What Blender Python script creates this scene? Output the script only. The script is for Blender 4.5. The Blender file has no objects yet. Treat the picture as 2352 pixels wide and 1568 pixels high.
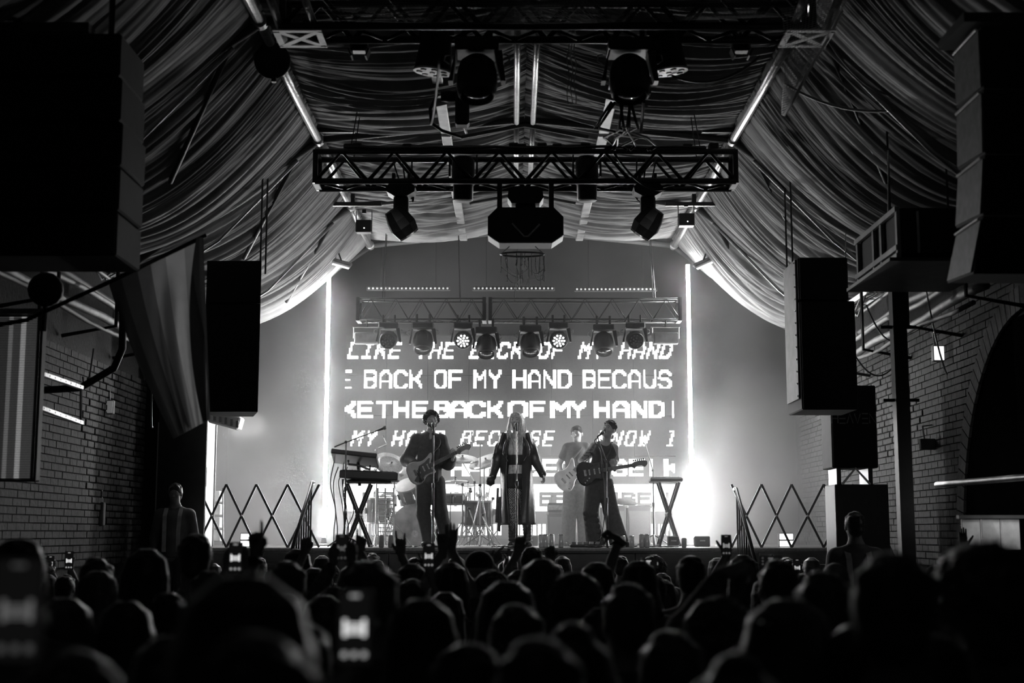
import bpy, math, random
import numpy as np
from mathutils import Vector, Matrix
random.seed(7); rng = np.random.default_rng(7)
S = bpy.context.scene
COL = S.collection
R = math.radians
# ---------------------------------------------------------------- camera
CAMZ, F, PITCH = 1.95, 3136.0, R(8.0)
cd = bpy.data.cameras.new('camera'); cam = bpy.data.objects.new('camera', cd); COL.objects.link(cam)
cam.location = (0, 0, CAMZ); cam.rotation_euler = (math.pi/2 + PITCH, 0, 0)
cd.sensor_width = 36; cd.lens = 48; cd.clip_end = 80; cd.clip_start = .05
cd.dof.use_dof = True; cd.dof.focus_distance = 17.6; cd.dof.aperture_fstop = 1.9
S.camera = cam
cP, sP = math.cos(PITCH), math.sin(PITCH)
def at(px, py, Y):                       # a point of the photograph at world depth Y
    a = (px-1176)/F; b = (784-py)/F
    t = Y/(cP - b*sP)
    return Vector((a*t, Y, CAMZ + (sP + b*cP)*t))
def proj(X, Y, Z):
    dz = Z-CAMZ; t = Y*cP + dz*sP; v = dz*cP - Y*sP
    return 1176 + F*X/t, 784 - F*v/t
# ---------------------------------------------------------------- world, exposure
w = bpy.data.worlds.new('night'); S.world = w; w.use_nodes = True
w.node_tree.nodes['Background'].inputs[0].default_value = (1, 1, 1, 1)
w.node_tree.nodes['Background'].inputs[1].default_value = 0.0007
S.view_settings.view_transform = 'Standard'; S.view_settings.look = 'None'
S.view_settings.exposure = 0; S.view_settings.gamma = 1; S.view_settings.use_curve_mapping = False
S.cycles.volume_bounces = 1; S.cycles.max_bounces = 6; S.cycles.diffuse_bounces = 3
S.cycles.sample_clamp_indirect = 4; S.cycles.volume_step_rate = 2.0; S.cycles.volume_max_steps = 128
S.cycles.use_denoising = True
def lamp(kind, name, loc, aim, watts, **k):
    d = bpy.data.lights.new(name, kind); d.energy = watts
    for a, b in k.items(): setattr(d, a, b)
    o = bpy.data.objects.new(name, d); COL.objects.link(o); o.location = loc
    o.rotation_euler = (Vector(aim)-Vector(loc)).to_track_quat('-Z', 'Y').to_euler()
    return o
ST = 1.775                                # stage height
Y_SCR = 21.3
# front-of-house spots on the two trusses, aimed at the band
lamp('SPOT', 'front_spot', (-1.6, 9.0, 5.6), (-.9, 17.7, 2.9), 330, spot_size=R(24), spot_blend=.8, shadow_soft_size=.12)
lamp('SPOT', 'front_spot', (2.0, 9.0, 5.6), (1.0, 17.7, 2.9), 330, spot_size=R(24), spot_blend=.8, shadow_soft_size=.12)
# beams of the two lit wash heads, low washes behind the band
for px in (1064, 1283):
    p = at(px, 806, 19.2)
    lamp('SPOT', 'wash_beam', p, (p.x*.6, 17.2, ST), 100, spot_size=R(28), spot_blend=1, shadow_soft_size=.06)
# floods tucked on the rafters at both sides of the stage (they light the drapes)
for sx, pp in ((-1, (-2.62, 19.5, 5.45)), (1, (2.72, 19.5, 5.45))):
    lamp('SPOT', 'rafter_flood', pp, (sx*2.9, 19.6, 2.6), 60, spot_size=R(120), spot_blend=1, shadow_soft_size=.1)
# floor wash bars at the foot of the screen
for x, e in ((-1.9, 40), (-.5, 40), (.9, 50), (1.7, 14)):
    lamp('SPOT', 'floor_wash', (x, 20.7, ST+.12), (x, 19.9, ST+2.2), e, spot_size=R(100), spot_blend=1, shadow_soft_size=.1)
# bar light behind the right arch, office light behind the left wing
lamp('AREA', 'bar_light', (4.4, 11.75, 2.3), (4.4, 12.6, 2.1), 1.2, size=.5)
lamp('AREA', 'wing_light', (-4.0, 20.6, 3.6), (-4.0, 19.9, 2.4), 20, size=.5)
lamp('SPOT', 'flag_fill', (-.3, 3.0, 5.2), (-2.35, 9.6, 3.2), 55, spot_size=R(13), spot_blend=.9, shadow_soft_size=.2)  # unseen lamp added to brighten the flag
lamp('AREA', 'hall_glow', (0, 3.0, 7.0), (0, 9, 3), 1.5, size=3)
# ---------------------------------------------------------------- materials
MATS = {}
def mat(name, c, rough=.6, metal=0, emit=0, var=.25, scale=8, bump=0, sheen=0, trans=0, spec=.5):
    if name in MATS: return MATS[name]
    m = bpy.data.materials.new(name); m.use_nodes = True; nt = m.node_tree; b = nt.nodes['Principled BSDF']
    tc = nt.nodes.new('ShaderNodeTexCoord'); n = nt.nodes.new('ShaderNodeTexNoise'); r = nt.nodes.new('ShaderNodeValToRGB')
    n.inputs['Scale'].default_value = scale; n.inputs['Detail'].default_value = 4
    nt.links.new(tc.outputs['Object'], n.inputs['Vector']); nt.links.new(n.outputs['Fac'], r.inputs['Fac'])
    lo, hi = c*(1-var), min(1, c*(1+var))
    r.color_ramp.elements[0].position = .3; r.color_ramp.elements[1].position = .7
    r.color_ramp.elements[0].color = (lo, lo, lo, 1); r.color_ramp.elements[1].color = (hi, hi, hi, 1)
    nt.links.new(r.outputs['Color'], b.inputs['Base Color'])
    b.inputs['Roughness'].default_value = rough; b.inputs['Metallic'].default_value = metal
    b.inputs['Specular IOR Level'].default_value = spec
    if emit:
        b.inputs['Emission Color'].default_value = (1, 1, 1, 1); b.inputs['Emission Strength'].default_value = emit
    if sheen:
        b.inputs['Sheen Weight'].default_value = sheen; b.inputs['Sheen Roughness'].default_value = .35
    if bump:
        bp = nt.nodes.new('ShaderNodeBump'); bp.inputs['Strength'].default_value = bump; bp.inputs['Distance'].default_value = .02
        nt.links.new(n.outputs['Fac'], bp.inputs['Height']); nt.links.new(bp.outputs['Normal'], b.inputs['Normal'])
    if trans:                              # thin cloth: part of the light comes through
        t = nt.nodes.new('ShaderNodeBsdfTranslucent'); mx = nt.nodes.new('ShaderNodeMixShader')
        nt.links.new(r.outputs['Color'], t.inputs['Color']); mx.inputs[0].default_value = trans
        nt.links.new(b.outputs[0], mx.inputs[1]); nt.links.new(t.outputs[0], mx.inputs[2])
        nt.links.new(mx.outputs[0], nt.nodes['Material Output'].inputs['Surface'])
    MATS[name] = m; return m
black = mat('black_paint', .02, .5); blackm = mat('black_metal', .03, .35, .6); dark = mat('dark_paint', .05, .6)
alu = mat('aluminium', .55, .35, .9, scale=30, bump=.3); steel = mat('steel', .4, .4, .8); chrome = mat('chrome', .8, .15, 1)
white = mat('white_paint', .75, .5); grey = mat('grey_paint', .25, .6); rubber = mat('rubber_cable', .02, .45)
wood = mat('stained_wood', .15, .5, scale=3); glow = mat('lamp_glow', 1, emit=9); glow_s = mat('soft_glow', 1, emit=1.3)
fab = mat('drape_cloth', .31, .75, var=.3, scale=2.5, bump=.15, trans=.25)
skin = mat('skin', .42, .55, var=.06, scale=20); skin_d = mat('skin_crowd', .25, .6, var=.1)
lip = mat('lips', .12, .5); eyeb = mat('eye_dark', .04, .2); eyew = mat('eye_white', .35, .2)
hair_b = mat('hair_dark', .025, .4, sheen=1, scale=60); hair_m = mat('hair_brown', .07, .4, sheen=1, scale=60)
hair_p = mat('hair_matte', .022, .6, scale=60, bump=.6, spec=.25)
hair_l = mat('hair_blond', .5, .4, sheen=.5, scale=40, var=.4)
cl_b = mat('cloth_black', .022, .8, sheen=.25, scale=30); cl_d = mat('cloth_dark', .06, .8, sheen=.2, scale=30)
cl_g = mat('cloth_grey', .16, .8, scale=30); cl_w = mat('cloth_white', .62, .8, scale=30); cl_hv = mat('vest_cloth', .12, .7); cl_rf = mat('reflective_tape', .5, .4)
# ---------------------------------------------------------------- object helpers
def tag(o, label=None, cat=None, group=None, kind=None):
    for k, v in (('label', label), ('category', cat), ('group', group), ('kind', kind)):
        if v: o[k] = v
    return o
def thing(name, label, cat, loc=(0, 0, 0), group=None):
    o = bpy.data.objects.new(name, None); COL.objects.link(o); o.location = loc; o.empty_display_size = .1
    return tag(o, label, cat, group)
def wloc(p):
    v = Vector((0, 0, 0))
    while p: v += p.location; p = p.parent
    return v
def link(name, me, m, parent=None, smooth=False):
    o = bpy.data.objects.new(name, me); COL.objects.link(o)
    if m: me.materials.append(m)
    if parent: o.parent = parent
    if smooth: me.polygons.foreach_set('use_smooth', [True]*len(me.polygons))
    return o
def mesh(name, V, Fc, m, parent=None, smooth=False, origin=None):
    """verts in world coordinates; the object's own origin goes to `origin` or the parent's"""
    V = np.asarray(V, dtype=float)
    base = wloc(parent) if parent else Vector((0, 0, 0))
    og = Vector(origin) if origin is not None else base
    V = V - np.array(og)
    me = bpy.data.meshes.new(name); me.from_pydata(V.tolist(), [], [list(map(int, f)) for f in Fc]); me.update()
    o = link(name, me, m, parent, smooth); o.location = og - base
    return o
def kids(o): return [c for c in bpy.data.objects if c.parent == o]
def copy_tree(o, loc=None, parent=None):
    c = o.copy(); COL.objects.link(c); c.parent = parent
    if loc is not None: c.location = loc
    for ch in list(o.children): copy_tree(ch, None, c)
    return c
class M:
    def __init__(s): s.v = []; s.f = []
    def add(s, V, Fc):
        n = len(s.v); s.v += [tuple(v) for v in V]; s.f += [[i+n for i in f] for f in Fc]; return s
    def box(s, c, d, rot=None, bev=0):
        x, y, z = d[0]/2, d[1]/2, d[2]/2; c = Vector(c)
        if bev:                            # chamfered vertical & horizontal edges
            b = bev; V = []
            for sx in (-1, 1):
                for sy in (-1, 1):
                    for sz in (-1, 1):
                        V += [(sx*(x-b), sy*(y-b), sz*z), (sx*(x-b), sy*y, sz*(z-b)), (sx*x, sy*(y-b), sz*(z-b))]
            i = lambda sx, sy, sz, k: ((sx > 0)*4+(sy > 0)*2+(sz > 0))*3+k
            Fc = []
            for q in (-1, 1):
                Fc.append([i(-1, -1, q, 0), i(1, -1, q, 0), i(1, 1, q, 0), i(-1, 1, q, 0)])
                Fc.append([i(-1, q, -1, 1), i(1, q, -1, 1), i(1, q, 1, 1), i(-1, q, 1, 1)])
                Fc.append([i(q, -1, -1, 2), i(q, 1, -1, 2), i(q, 1, 1, 2), i(q, -1, 1, 2)])
                for r in (-1, 1):
                    Fc.append([i(-1, q, r, 0), i(1, q, r, 0), i(1, q, r, 1), i(-1, q, r, 1)])
                    Fc.append([i(q, -1, r, 0), i(q, 1, r, 0), i(q, 1, r, 2), i(q, -1, r, 2)])
                    Fc.append([i(q, r, -1, 1), i(q, r, 1, 1), i(q, r, 1, 2), i(q, r, -1, 2)])
            for sx in (-1, 1):
                for sy in (-1, 1):
                    for sz in (-1, 1): Fc.append([i(sx, sy, sz, 0), i(sx, sy, sz, 1), i(sx, sy, sz, 2)])
        else:
            V = [(a*x, b*y, e*z) for a in (-1, 1) for b in (-1, 1) for e in (-1, 1)]
            Fc = [[0, 1, 3, 2], [4, 6, 7, 5], [0, 4, 5, 1], [2, 3, 7, 6], [0, 2, 6, 4], [1, 5, 7, 3]]
        if rot is not None: V = [rot @ Vector(v) for v in V]
        return s.add([Vector(v)+c for v in V], Fc)
    def hexa(s, lo, hi):                   # 4 lower + 4 upper corners, same order
        return s.add(list(lo)+list(hi), [[3, 2, 1, 0], [4, 5, 6, 7]]+[[i, (i+1) % 4, 4+(i+1) % 4, 4+i] for i in range(4)])
    def tube(s, pts, r, n=8, cap=True):
        pts = [Vector(p) for p in pts]; rs = r if isinstance(r, (list, tuple)) else [r]*len(pts); rings = []
        base = len(s.v); prev = None
        for i, p in enumerate(pts):
            d = (pts[min(i+1, len(pts)-1)]-pts[max(i-1, 0)])
            d = d.normalized() if d.length > 1e-9 else Vector((0, 0, 1))
            a = prev if prev else (Vector((0, 0, 1)) if abs(d.z) < .9 else Vector((1, 0, 0)))
            u = a - d*a.dot(d)
            u = u.normalized() if u.length > 1e-6 else d.orthogonal().normalized()
            prev = u; v = d.cross(u)
            for k in range(n):
                t = 2*math.pi*k/n; s.v.append(tuple(p+(u*math.cos(t)+v*math.sin(t))*rs[i]))
        for i in range(len(pts)-1):
            for k in range(n):
                a = base+i*n+k; b = base+i*n+(k+1) % n; s.f.append([a, b, b+n, a+n])
        if cap:
            s.f.append([base+k for k in range(n)][::-1]); e = base+(len(pts)-1)*n; s.f.append([e+k for k in range(n)])
        return s
    def lathe(s, prof, c=(0, 0, 0), rot=None, n=20):   # prof: (radius, height)
        base = len(s.v); c = Vector(c)
        for r, h in prof:
            for k in range(n):
                t = 2*math.pi*k/n; p = Vector((r*math.cos(t), r*math.sin(t), h))
                s.v.append(tuple((rot @ p if rot is not None else p)+c))
        for i in range(len(prof)-1):
            for k in range(n):
                a = base+i*n+k; b = base+i*n+(k+1) % n; s.f.append([a, b, b+n, a+n])
        if prof[0][0] > 1e-5: s.f.append([base+k for k in range(n)][::-1])
        if prof[-1][0] > 1e-5: e = base+(len(prof)-1)*n; s.f.append([e+k for k in range(n)])
        return s
    def prism(s, out, o, ux, uy, thick):   # outline in (ux,uy) plane through o, extruded along cross
        ux = Vector(ux).normalized(); uy = Vector(uy).normalized(); nz = ux.cross(uy); o = Vector(o); n = len(out)
        a = [o+ux*p[0]+uy*p[1]-nz*thick/2 for p in out]; b = [p+nz*thick for p in a]
        return s.add(a+b, [list(range(n))[::-1], list(range(n, 2*n))]+[[i, (i+1) % n, n+(i+1) % n, n+i] for i in range(n)])
    def build(s, name, m, parent=None, smooth=False, origin=None):
        return mesh(name, s.v, s.f, m, parent, smooth, origin)
def frame(d, up=(0, 0, 1)):               # rotation whose local Z looks along d
    d = Vector(d).normalized(); u = Vector(up)
    if abs(d.dot(u)) > .98: u = Vector((0, 1, 0))
    x = u.cross(d).normalized(); y = d.cross(x)
    return Matrix((x, y, d)).transposed()
def catenary(a, b, sag, n=10):
    a = Vector(a); b = Vector(b)
    return [a.lerp(b, i/n) - Vector((0, 0, sag*4*(i/n)*(1-i/n))) for i in range(n+1)]
# ---------------------------------------------------------------- the hall
def struct(o): o['kind'] = 'structure'; return o
def slab(name, lo, hi, m):
    c = [(a+b)/2 for a, b in zip(lo, hi)]
    return struct(M().box(c, [b-a for a, b in zip(lo, hi)]).build(name, m, origin=(c[0], c[1], lo[2])))
floor = slab('floor', (-6, -1, -.1), (6, 23, 0), mat('floor_boards', .06, .6, scale=3))
wallm = mat('painted_wall', .10, .85, scale=3, bump=.3); mortar = mat('mortar', .04, .95, scale=25, bump=.5)
WL, WR = -4.62, 4.62
wl = slab('wall_left', (WL-.4, -1, 0), (WL, 23, 6.9), mortar)
wr = slab('wall_right', (WR, -1, 0), (WR+.4, 23, 6.9), mortar)
backm = mat('backdrop_black', .035, .9, scale=1.5)
wb = slab('wall_back', (-5.0, 22.2, 0), (5.0, 22.5, 7.2), backm)
wf = slab('wall_front', (-5.0, -1.2, 0), (5.0, -1, 7.2), black)
ce = slab('ceiling', (-5.0, -1.2, 7.1), (5.0, 22.5, 7.25), mat('roof_sheet', .03, .8))
# stage deck and its fascia
stg = thing('stage_platform', 'raised black stage platform across the end of the hall', 'stage', (0, 17.2, 0))
M().box((0, 19.65, ST-.03), (9.2, 5.0, .06)).build('deck', mat('stage_deck', .07, .35, scale=6, bump=.2), stg)
M().box((0, 17.16, ST-.025), (9.2, .05, .045), bev=.01).build('edge_strip', mat('worn_edge', .22, .4, .5, scale=30), stg)
for i in range(6):
    x0 = -4.6+i*9.2/6
    M().box((x0+9.2/12, 17.22, ST/2-.03), (9.2/6-.012, .05, ST-.07)).build('panel', mat('stage_fascia', .05, .5, scale=5), stg)
M().box((0, 17.17, ST-.35), (9.2, .03, .025)).build('rail', dark, stg)
# brickwork on both side walls: the nearest courses the camera sees are single bricks
brickm = [mat('brick_dark', .05, .85, scale=20, bump=.5), mat('brick_mid', .085, .85, scale=20, bump=.5), mat('brick_soot', .025, .8, scale=20, bump=.5)]
def bricks(wall, sx, X, ya, yb, za, zb, seed, hole=None):
    bw, bh = .225, .075; r = random.Random(seed); shared = []
    for k in range(3):
        q = M().box((0, 0, 0), (.035+.008*k, bw-.012, bh-.012), bev=.006); me = bpy.data.meshes.new('brick')
        me.from_pydata(q.v, [], q.f); me.materials.append(brickm[k]); shared.append(me)
    cells = []
    nz = int((zb-za)/bh)
    for j in range(nz):
        z = za+bh*(j+.5); off = (j % 2)*bw/2
        for i in range(int((yb-ya)/bw)):
            y = ya+bw*(i+.5)+off
            if hole and hole(y, z): continue
            px, py = proj(X, y, z)
            if -60 < px < 2412 and py < 1300: cells.append((y, z))
    cells.sort(key=lambda c: vis(c, sx))
    st = M()
    for n, (y, z) in enumerate(cells):
        p = Vector((X-sx*(.008+r.random()*.006), y, z))
        if n < 290:
            o = bpy.data.objects.new('brick', shared[r.choice((0, 0, 1, 2))]); COL.objects.link(o); o.parent = wall; o.location = p-wall.location
        else: st.box(p, (.03, bw-.012, bh-.012))
    o = st.build('brick', brickm[0], wall); o['kind'] = 'stuff'
def vis(c, sx):
    px, py = proj((WR if sx > 0 else WL), c[0], c[1])
    if sx > 0: return math.hypot((px-2000)/260, (py-950)/230)
    return math.hypot((px-270)/70, (py-1010)/200)
arch = lambda y, z: (max(0, y-12.0)/2.10)**2+((z-1.75)/2.31)**2 < 1 or (z < 1.75 and y < 14.05)
bricks(wr, 1, WR, 10.5, 21.9, 1.3, 4.4, 3, arch)
bricks(wl, -1, WL, 12.2, 17.4, 1.3, 3.9, 4)
# arch recess on the right wall: flat black sheet painted as the shade inside, with a ring of voussoirs
vo = M(); n = 26
for i in range(n):
    a0, a1 = [math.pi/2*k/n for k in (i, i+.9)]
    def ap(a, r): return (12.0+(2.0+r)*math.sin(a)*.98, 1.75+(2.2+r)*math.cos(a))
    q = [ap(a0, 0), ap(a1, 0), ap(a1, .22), ap(a0, .22)]
    b = M(); b.hexa([(WR-.05, y, z) for y, z in q], [(WR+.02, y, z) for y, z in q])
    b.build('brick', brickm[i % 3], wr)
M().box((WR-.012, 11.95, 1.6), (.02, 4.0, 4.6)).build('recess_shade', mat('shade_black', .004, .9, spec=0), wr)
# ---------------------------------------------------------------- roof drapes
XL, XR, XM, ZP, ZR, XE1, XE2, ZE = -2.1, 2.4, .14, 6.35, 6.58, -4.15, 4.3, 4.9
YF = [4.0, 8.0, 11.05, 14.55, 17.6, 20.1]
def drape(name, A, B, y0, y1, sag, nu, nv, seed, fine, label):
    """cloth from line A to line B (X,Z) over a bay, gathered in pleats that run from A to B"""
    r = np.random.default_rng(seed); u = np.linspace(0, 1, nu)[:, None]; v = np.linspace(0, 1, nv)[None, :]
    ph = r.uniform(0, 6.28, 12); L = y1-y0
    yy = y0+v*L + .10*np.sin(math.pi*u)*np.sin(3*v*L+ph[9])
    X = A[0]+(B[0]-A[0])*u+0*v; Z = A[1]+(B[1]-A[1])*u+0*v
    d = 0
    w1 = v*L+.16*np.sin(2.2*u+ph[0])+.08*np.sin(5*v*L+ph[1]); w2 = v*L+.10*np.sin(3.1*u+ph[2])
    for k, (fr, am) in enumerate(((1.9, .042), (4.3, .028), (7.7, .020), (13.1, .013), (21.7, .009), (33.0, .006))):
        ww = (w1 if k % 2 else w2)
        env = (.25+.75*np.sin(math.pi*np.clip(u*.92+.04, 0, 1))) if k < 2 else (1.0-fine*u)*(.5+.5*np.sin(1.3*ww*3+ph[k+4]+2.0*u))
        s_ = np.sin(fr*2*math.pi*ww/1.0*.5+ph[k]); d = d+am*env*(1-2*np.abs(s_)**.7)
    sagv = sag*(4*u*(1-u))*(.55+.45*np.sin(math.pi*v)) + .05*np.sin(math.pi*v)*(4*u*(1-u))
    Z = Z - sagv + d
    Vt = np.stack([X+0*Z, yy+0*Z, Z], -1).reshape(-1, 3)
    i = np.arange(nu-1)[:, None]*nv+np.arange(nv-1)[None, :]
    Fc = np.stack([i, i+1, i+nv+1, i+nv], -1).reshape(-1, 4)
    o = mesh(name, Vt, Fc, fab, None, True, origin=((A[0]+B[0])/2, (y0+y1)/2, (A[1]+B[1])/2))
    tag(o, label, 'drape', 'pleated cloth drapes under the roof'); return o
where = ['in front of the upper truss', 'above the upper truss', 'before the middle truss', 'behind the middle truss', 'nearest the stage']
for k in range(5):
    y0, y1 = YF[k], YF[k+1]; nv = int((y1-y0)*85)
    drape('drape', (XL, ZP), (XE1, ZE), y0, y1, .34, 34, nv, 10+k, .75, 'pleated grey side drape on the flag side, '+where[k])
    drape('drape', (XR, ZP), (XE2, ZE), y0, y1, .34, 34, nv, 20+k, .75, 'pleated grey side drape on the exit-sign side, '+where[k])
    drape('drape', (XL, ZP), (XM, ZR), y0, y1, .16, 30, nv, 30+k, .1, 'pleated grey ceiling drape left of the ridge, '+where[k])
    drape('drape', (XR, ZP), (XM, ZR), y0, y1, .16, 30, nv, 40+k, .1, 'pleated grey ceiling drape right of the ridge, '+where[k])
# roof frame: long poles, rafters, braces
def pole(name, pts, r, m, label, cat='pole', group=None, n=10):
    o = M().tube(pts, r, n).build(name, m, None, True, origin=pts[0]); return tag(o, label, cat, group)
for X, lb in ((XL-.03, 'flag'), (XR+.03, 'exit-sign')):
    t = thing('roof_pole', 'long tarnished silver roof pole on the %s side, where ceiling and side drapes meet' % lb, 'pole', (X, 8, ZP-.1), 'long silver roof poles')
    for i in range(4):
        a, b = (7.6, 11.05, 14.55, 17.6)[i], (11.05, 14.55, 17.6, 20.1)[i]
        M().tube([(X, a+.05, ZP-.12), (X, (a+b)/2, ZP-.14), (X, b-.05, ZP-.12)], .045, 10).build('pole_section', alu, t, True)
        M().lathe([(.05, 0), (.065, .02), (.065, .1), (.05, .12)], (X, b-.06, ZP-.12), frame((0, 1, 0))).build('coupler', steel, t)
for dx, lb in ((-.09, 'left'), (.09, 'right')):
    t = thing('ridge_pole', 'thin silver ridge pole, the %s of the pair under the roof peak' % lb, 'pole', (XM+dx, 8, ZR-.15), 'ridge poles')
    for a, b in ((7, 11.0), (11.1, 14.5), (14.6, 17.5)):
        M().tube([(XM+dx, a, ZR-.17), (XM+dx, b, ZR-.17)], .03, 8).build('pole_section', alu, t, True)
for k, y in enumerate(YF[1:]):
    t = thing('rafter_frame', 'dark cross rafter of the tent roof, '+['over the upper truss', 'behind the round black lamps', 'over the middle truss', 'behind the middle truss', 'at the mouth of the stage'][k], 'rafter', (XM, y, ZR))
    for (xa, za), (xb, zb) in (((XM, ZR-.12), (XL, ZP-.12)), ((XM, ZR-.12), (XR, ZP-.12)), ((XL, ZP-.12), (XE1-.1, ZE-.15)), ((XR, ZP-.12), (XE2+.1, ZE-.15))):
        M().tube([(xa, y, za), (xb, y, zb)], .04, 8).build('rafter', dark, t, True)
    if k in (1, 2, 3):
        for sx, xp, xe in ((-1, XL, XE1), (1, XR, XE2)):
            M().tube([(xp+sx*.25, y, ZP-.35), (xp+sx*1.1, y, ZP-1.25), (xe-sx*.2, y, ZE-.3)], .022, 6).build('brace', steel, t, True)
            M().tube([(xp+sx*.3, y+.02, ZP-.38), (xp+sx*1.05, y+1.2, ZP-1.2)], .025, 6).build('brace', dark, t, True)
        M().tube([(XM-.7, y, ZR-.32), (XM, y, ZR-.18), (XM+.7, y, ZR-.32)], .025, 6).build('brace', dark, t, True)
# ---------------------------------------------------------------- LED screen with its words
GL = {'A': [[(0, 0), (0, 4.2), (1.2, 6), (2.8, 6), (4, 4.2), (4, 0)], [(0, 2.4), (4, 2.4)]],
 'B': [[(0, 0), (0, 6), (3.2, 6), (4, 5.3), (4, 3.8), (3.2, 3.1), (0, 3.1)], [(3.2, 3.1), (4, 2.3), (4, .8), (3.2, 0), (0, 0)]],
 'C': [[(4, 4.8), (4, 5.2), (3.2, 6), (.8, 6), (0, 5.2), (0, .8), (.8, 0), (3.2, 0), (4, .8), (4, 1.2)]],
 'D': [[(0, 0), (0, 6), (2.8, 6), (4, 5), (4, 1), (2.8, 0), (0, 0)]], 'E': [[(4, 6), (0, 6), (0, 0), (4, 0)], [(0, 3), (3.6, 3)]],
 'F': [[(4, 6), (0, 6), (0, 0)], [(0, 3), (3.5, 3)]], 'H': [[(0, 0), (0, 6)], [(4, 0), (4, 6)], [(0, 3), (4, 3)]],
 'I': [[(.6, 6), (3.4, 6)], [(2, 6), (2, 0)], [(.6, 0), (3.4, 0)]], 'J': [[(2, 0), (2, 6)]],
 'K': [[(0, 0), (0, 6)], [(4, 6), (3.2, 4.4), (1.6, 3.1), (0, 3)], [(1.6, 3.1), (3.2, 1.8), (4, 0)]],
 'L': [[(0, 6), (0, 0), (4, 0)]], 'M': [[(0, 0), (0, 6), (2, 3), (4, 6), (4, 0)]], 'N': [[(0, 0), (0, 6), (4, 0), (4, 6)]],
 'O': [[(.8, 0), (0, .8), (0, 5.2), (.8, 6), (3.2, 6), (4, 5.2), (4, .8), (3.2, 0), (.8, 0)]],
 'S': [[(4, 5), (3.2, 6), (.8, 6), (0, 5.3), (0, 3.8), (.8, 3.1), (3.2, 3), (4, 2.3), (4, .8), (3.2, 0), (.8, 0), (0, 1)]],
 'T': [[(0, 6), (4, 6)], [(2, 6), (2, 0)]], 'U': [[(0, 6), (0, .8), (.8, 0), (3.2, 0), (4, .8), (4, 6)]],
 'W': [[(0, 6), (.8, 0), (2, 3.6), (3.2, 0), (4, 6)]], 'Y': [[(0, 6), (0, 5.4), (2, 3), (4, 5.4), (4, 6)], [(2, 3), (2, 0)]],
 'V': [[(0, 6), (2, 0), (4, 6)]]}
def word_segs(items, y0, y1, wd, slant=0, hw=2.0):
    segs = []
    for ch, x0 in items:
        w_ = wd if not isinstance(wd, dict) else wd.get(ch, wd['*'])
        for pl in GL[ch]:
            q = [(x0+hw+p[0]/4*(w_-2*hw)+slant*p[1]/6, y1-hw-p[1]/6*(y1-y0-2*hw)) for p in pl]
            segs += list(zip(q[:-1], q[1:]))
    return segs
def mono(text, x0, pitch): return [(c, x0+i*pitch) for i, c in enumerate(text) if c != ' ']
L2 = []; x = 837
for c in 'BACK OF MY HAND BECAUS':
    if c == ' ': x += 21.5
    else: L2.append((c, x)); x += 34.7
bw_ = {'*': 35, 'J': 8, 'A': 40, 'M': 45, 'O': 44, 'I': 8, 'C': 40, 'N': 34}
texts = [(word_segs(mono('LIKE THE BACK OF MY HAND', 798, 31.2), 787, 822, 23, 9), 2.3),
 (word_segs(L2, 851, 891, 28), 2.4), (word_segs([('E', 780)], 851, 891, 27), 2.2),
 (word_segs([('K', 782), ('E', 820), ('T', 865), ('H', 905), ('E', 946), ('B', 998), ('A', 1034), ('C', 1074), ('K', 1119), ('O', 1168), ('F', 1217), ('M', 1265), ('Y', 1311), ('H', 1365), ('A', 1406), ('N', 1452), ('D', 1491), ('J', 1545)], 920, 959, bw_, 0, 4), 4.0),
 (word_segs(mono('MY HAND BECAUSE I KNOW I', 805, 31.4), 988, 1024, 22, 9), 2.2),
 (word_segs([('M', 829), ('Y', 880), ('H', 1035), ('A', 1072), ('N', 1114), ('D', 1152), ('B', 1205), ('E', 1246), ('C', 1284), ('A', 1324), ('U', 1366), ('S', 1405), ('E', 1444), ('J', 1492), ('K', 1526)], 1055, 1094, bw_, 0, 4), 4.0)]
inv = word_segs([('H', 830), ('A', 872), ('N', 918), ('D', 958), ('B', 1236), ('E', 1270), ('C', 1308), ('A', 1347), ('U', 1388), ('S', 1425), ('E', 1462), ('J', 1528), ('M', 1040), ('Y', 1090)], 1127, 1163, bw_, 0, 5)
pA, pB = at(795, 770, Y_SCR), at(1556, 1236, Y_SCR)
pitch = .0245; nx = int((pB.x-pA.x)/pitch); nz = int((pA.z-pB.z)/pitch)
gx = pA.x+(np.arange(nx)+.5)*pitch; gz = pB.z+(np.arange(nz)+.5)*pitch
GX, GZ = np.meshgrid(gx, gz); dz = GZ-CAMZ; t_ = Y_SCR*cP+dz*sP; PX = 1176+F*GX/t_; PY = 784-F*(dz*cP-Y_SCR*sP)/t_
def hit(segs, hw):
    best = np.full(PX.shape, 1e9)
    for (x1, y1), (x2, y2) in segs:
        dx, dy = x2-x1, y2-y1; l2 = dx*dx+dy*dy+1e-9
        tt = np.clip(((PX-x1)*dx+(PY-y1)*dy)/l2, 0, 1); best = np.minimum(best, np.maximum(abs(PX-x1-tt*dx), abs(PY-y1-tt*dy)))
    return best < hw
lit = np.zeros(PX.shape, bool)
for sg, hw in texts: lit |= hit(sg, hw+.3)
band = (PY > 1113) & (PY < 1173); lit |= band & ~hit(inv, 3.6)
st_ = (PY > 1204) & (PY < 1230) & ((np.sin(PX*.62)+.6*np.sin(PX*.21+1)) > -.15) & (np.sin(PX*.045+2.2) > -.75); lit |= st_
scr = thing('led_screen', 'wide video wall behind the band showing rows of white capital letters', 'video screen', ((pA.x+pB.x)/2, Y_SCR, ST))
cols, rows = 8, 5; W_, H_ = pB.x-pA.x, pA.z-pB.z
pm = mat('led_panel', .035, .5, scale=40)
for i in range(cols):
    for j in range(rows):
        M().box((pA.x+(i+.5)*W_/cols, Y_SCR+.05, pB.z+(j+.5)*H_/rows), (W_/cols-.006, .08, H_/rows-.006)).build('panel', pm, scr)
q = M()
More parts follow.
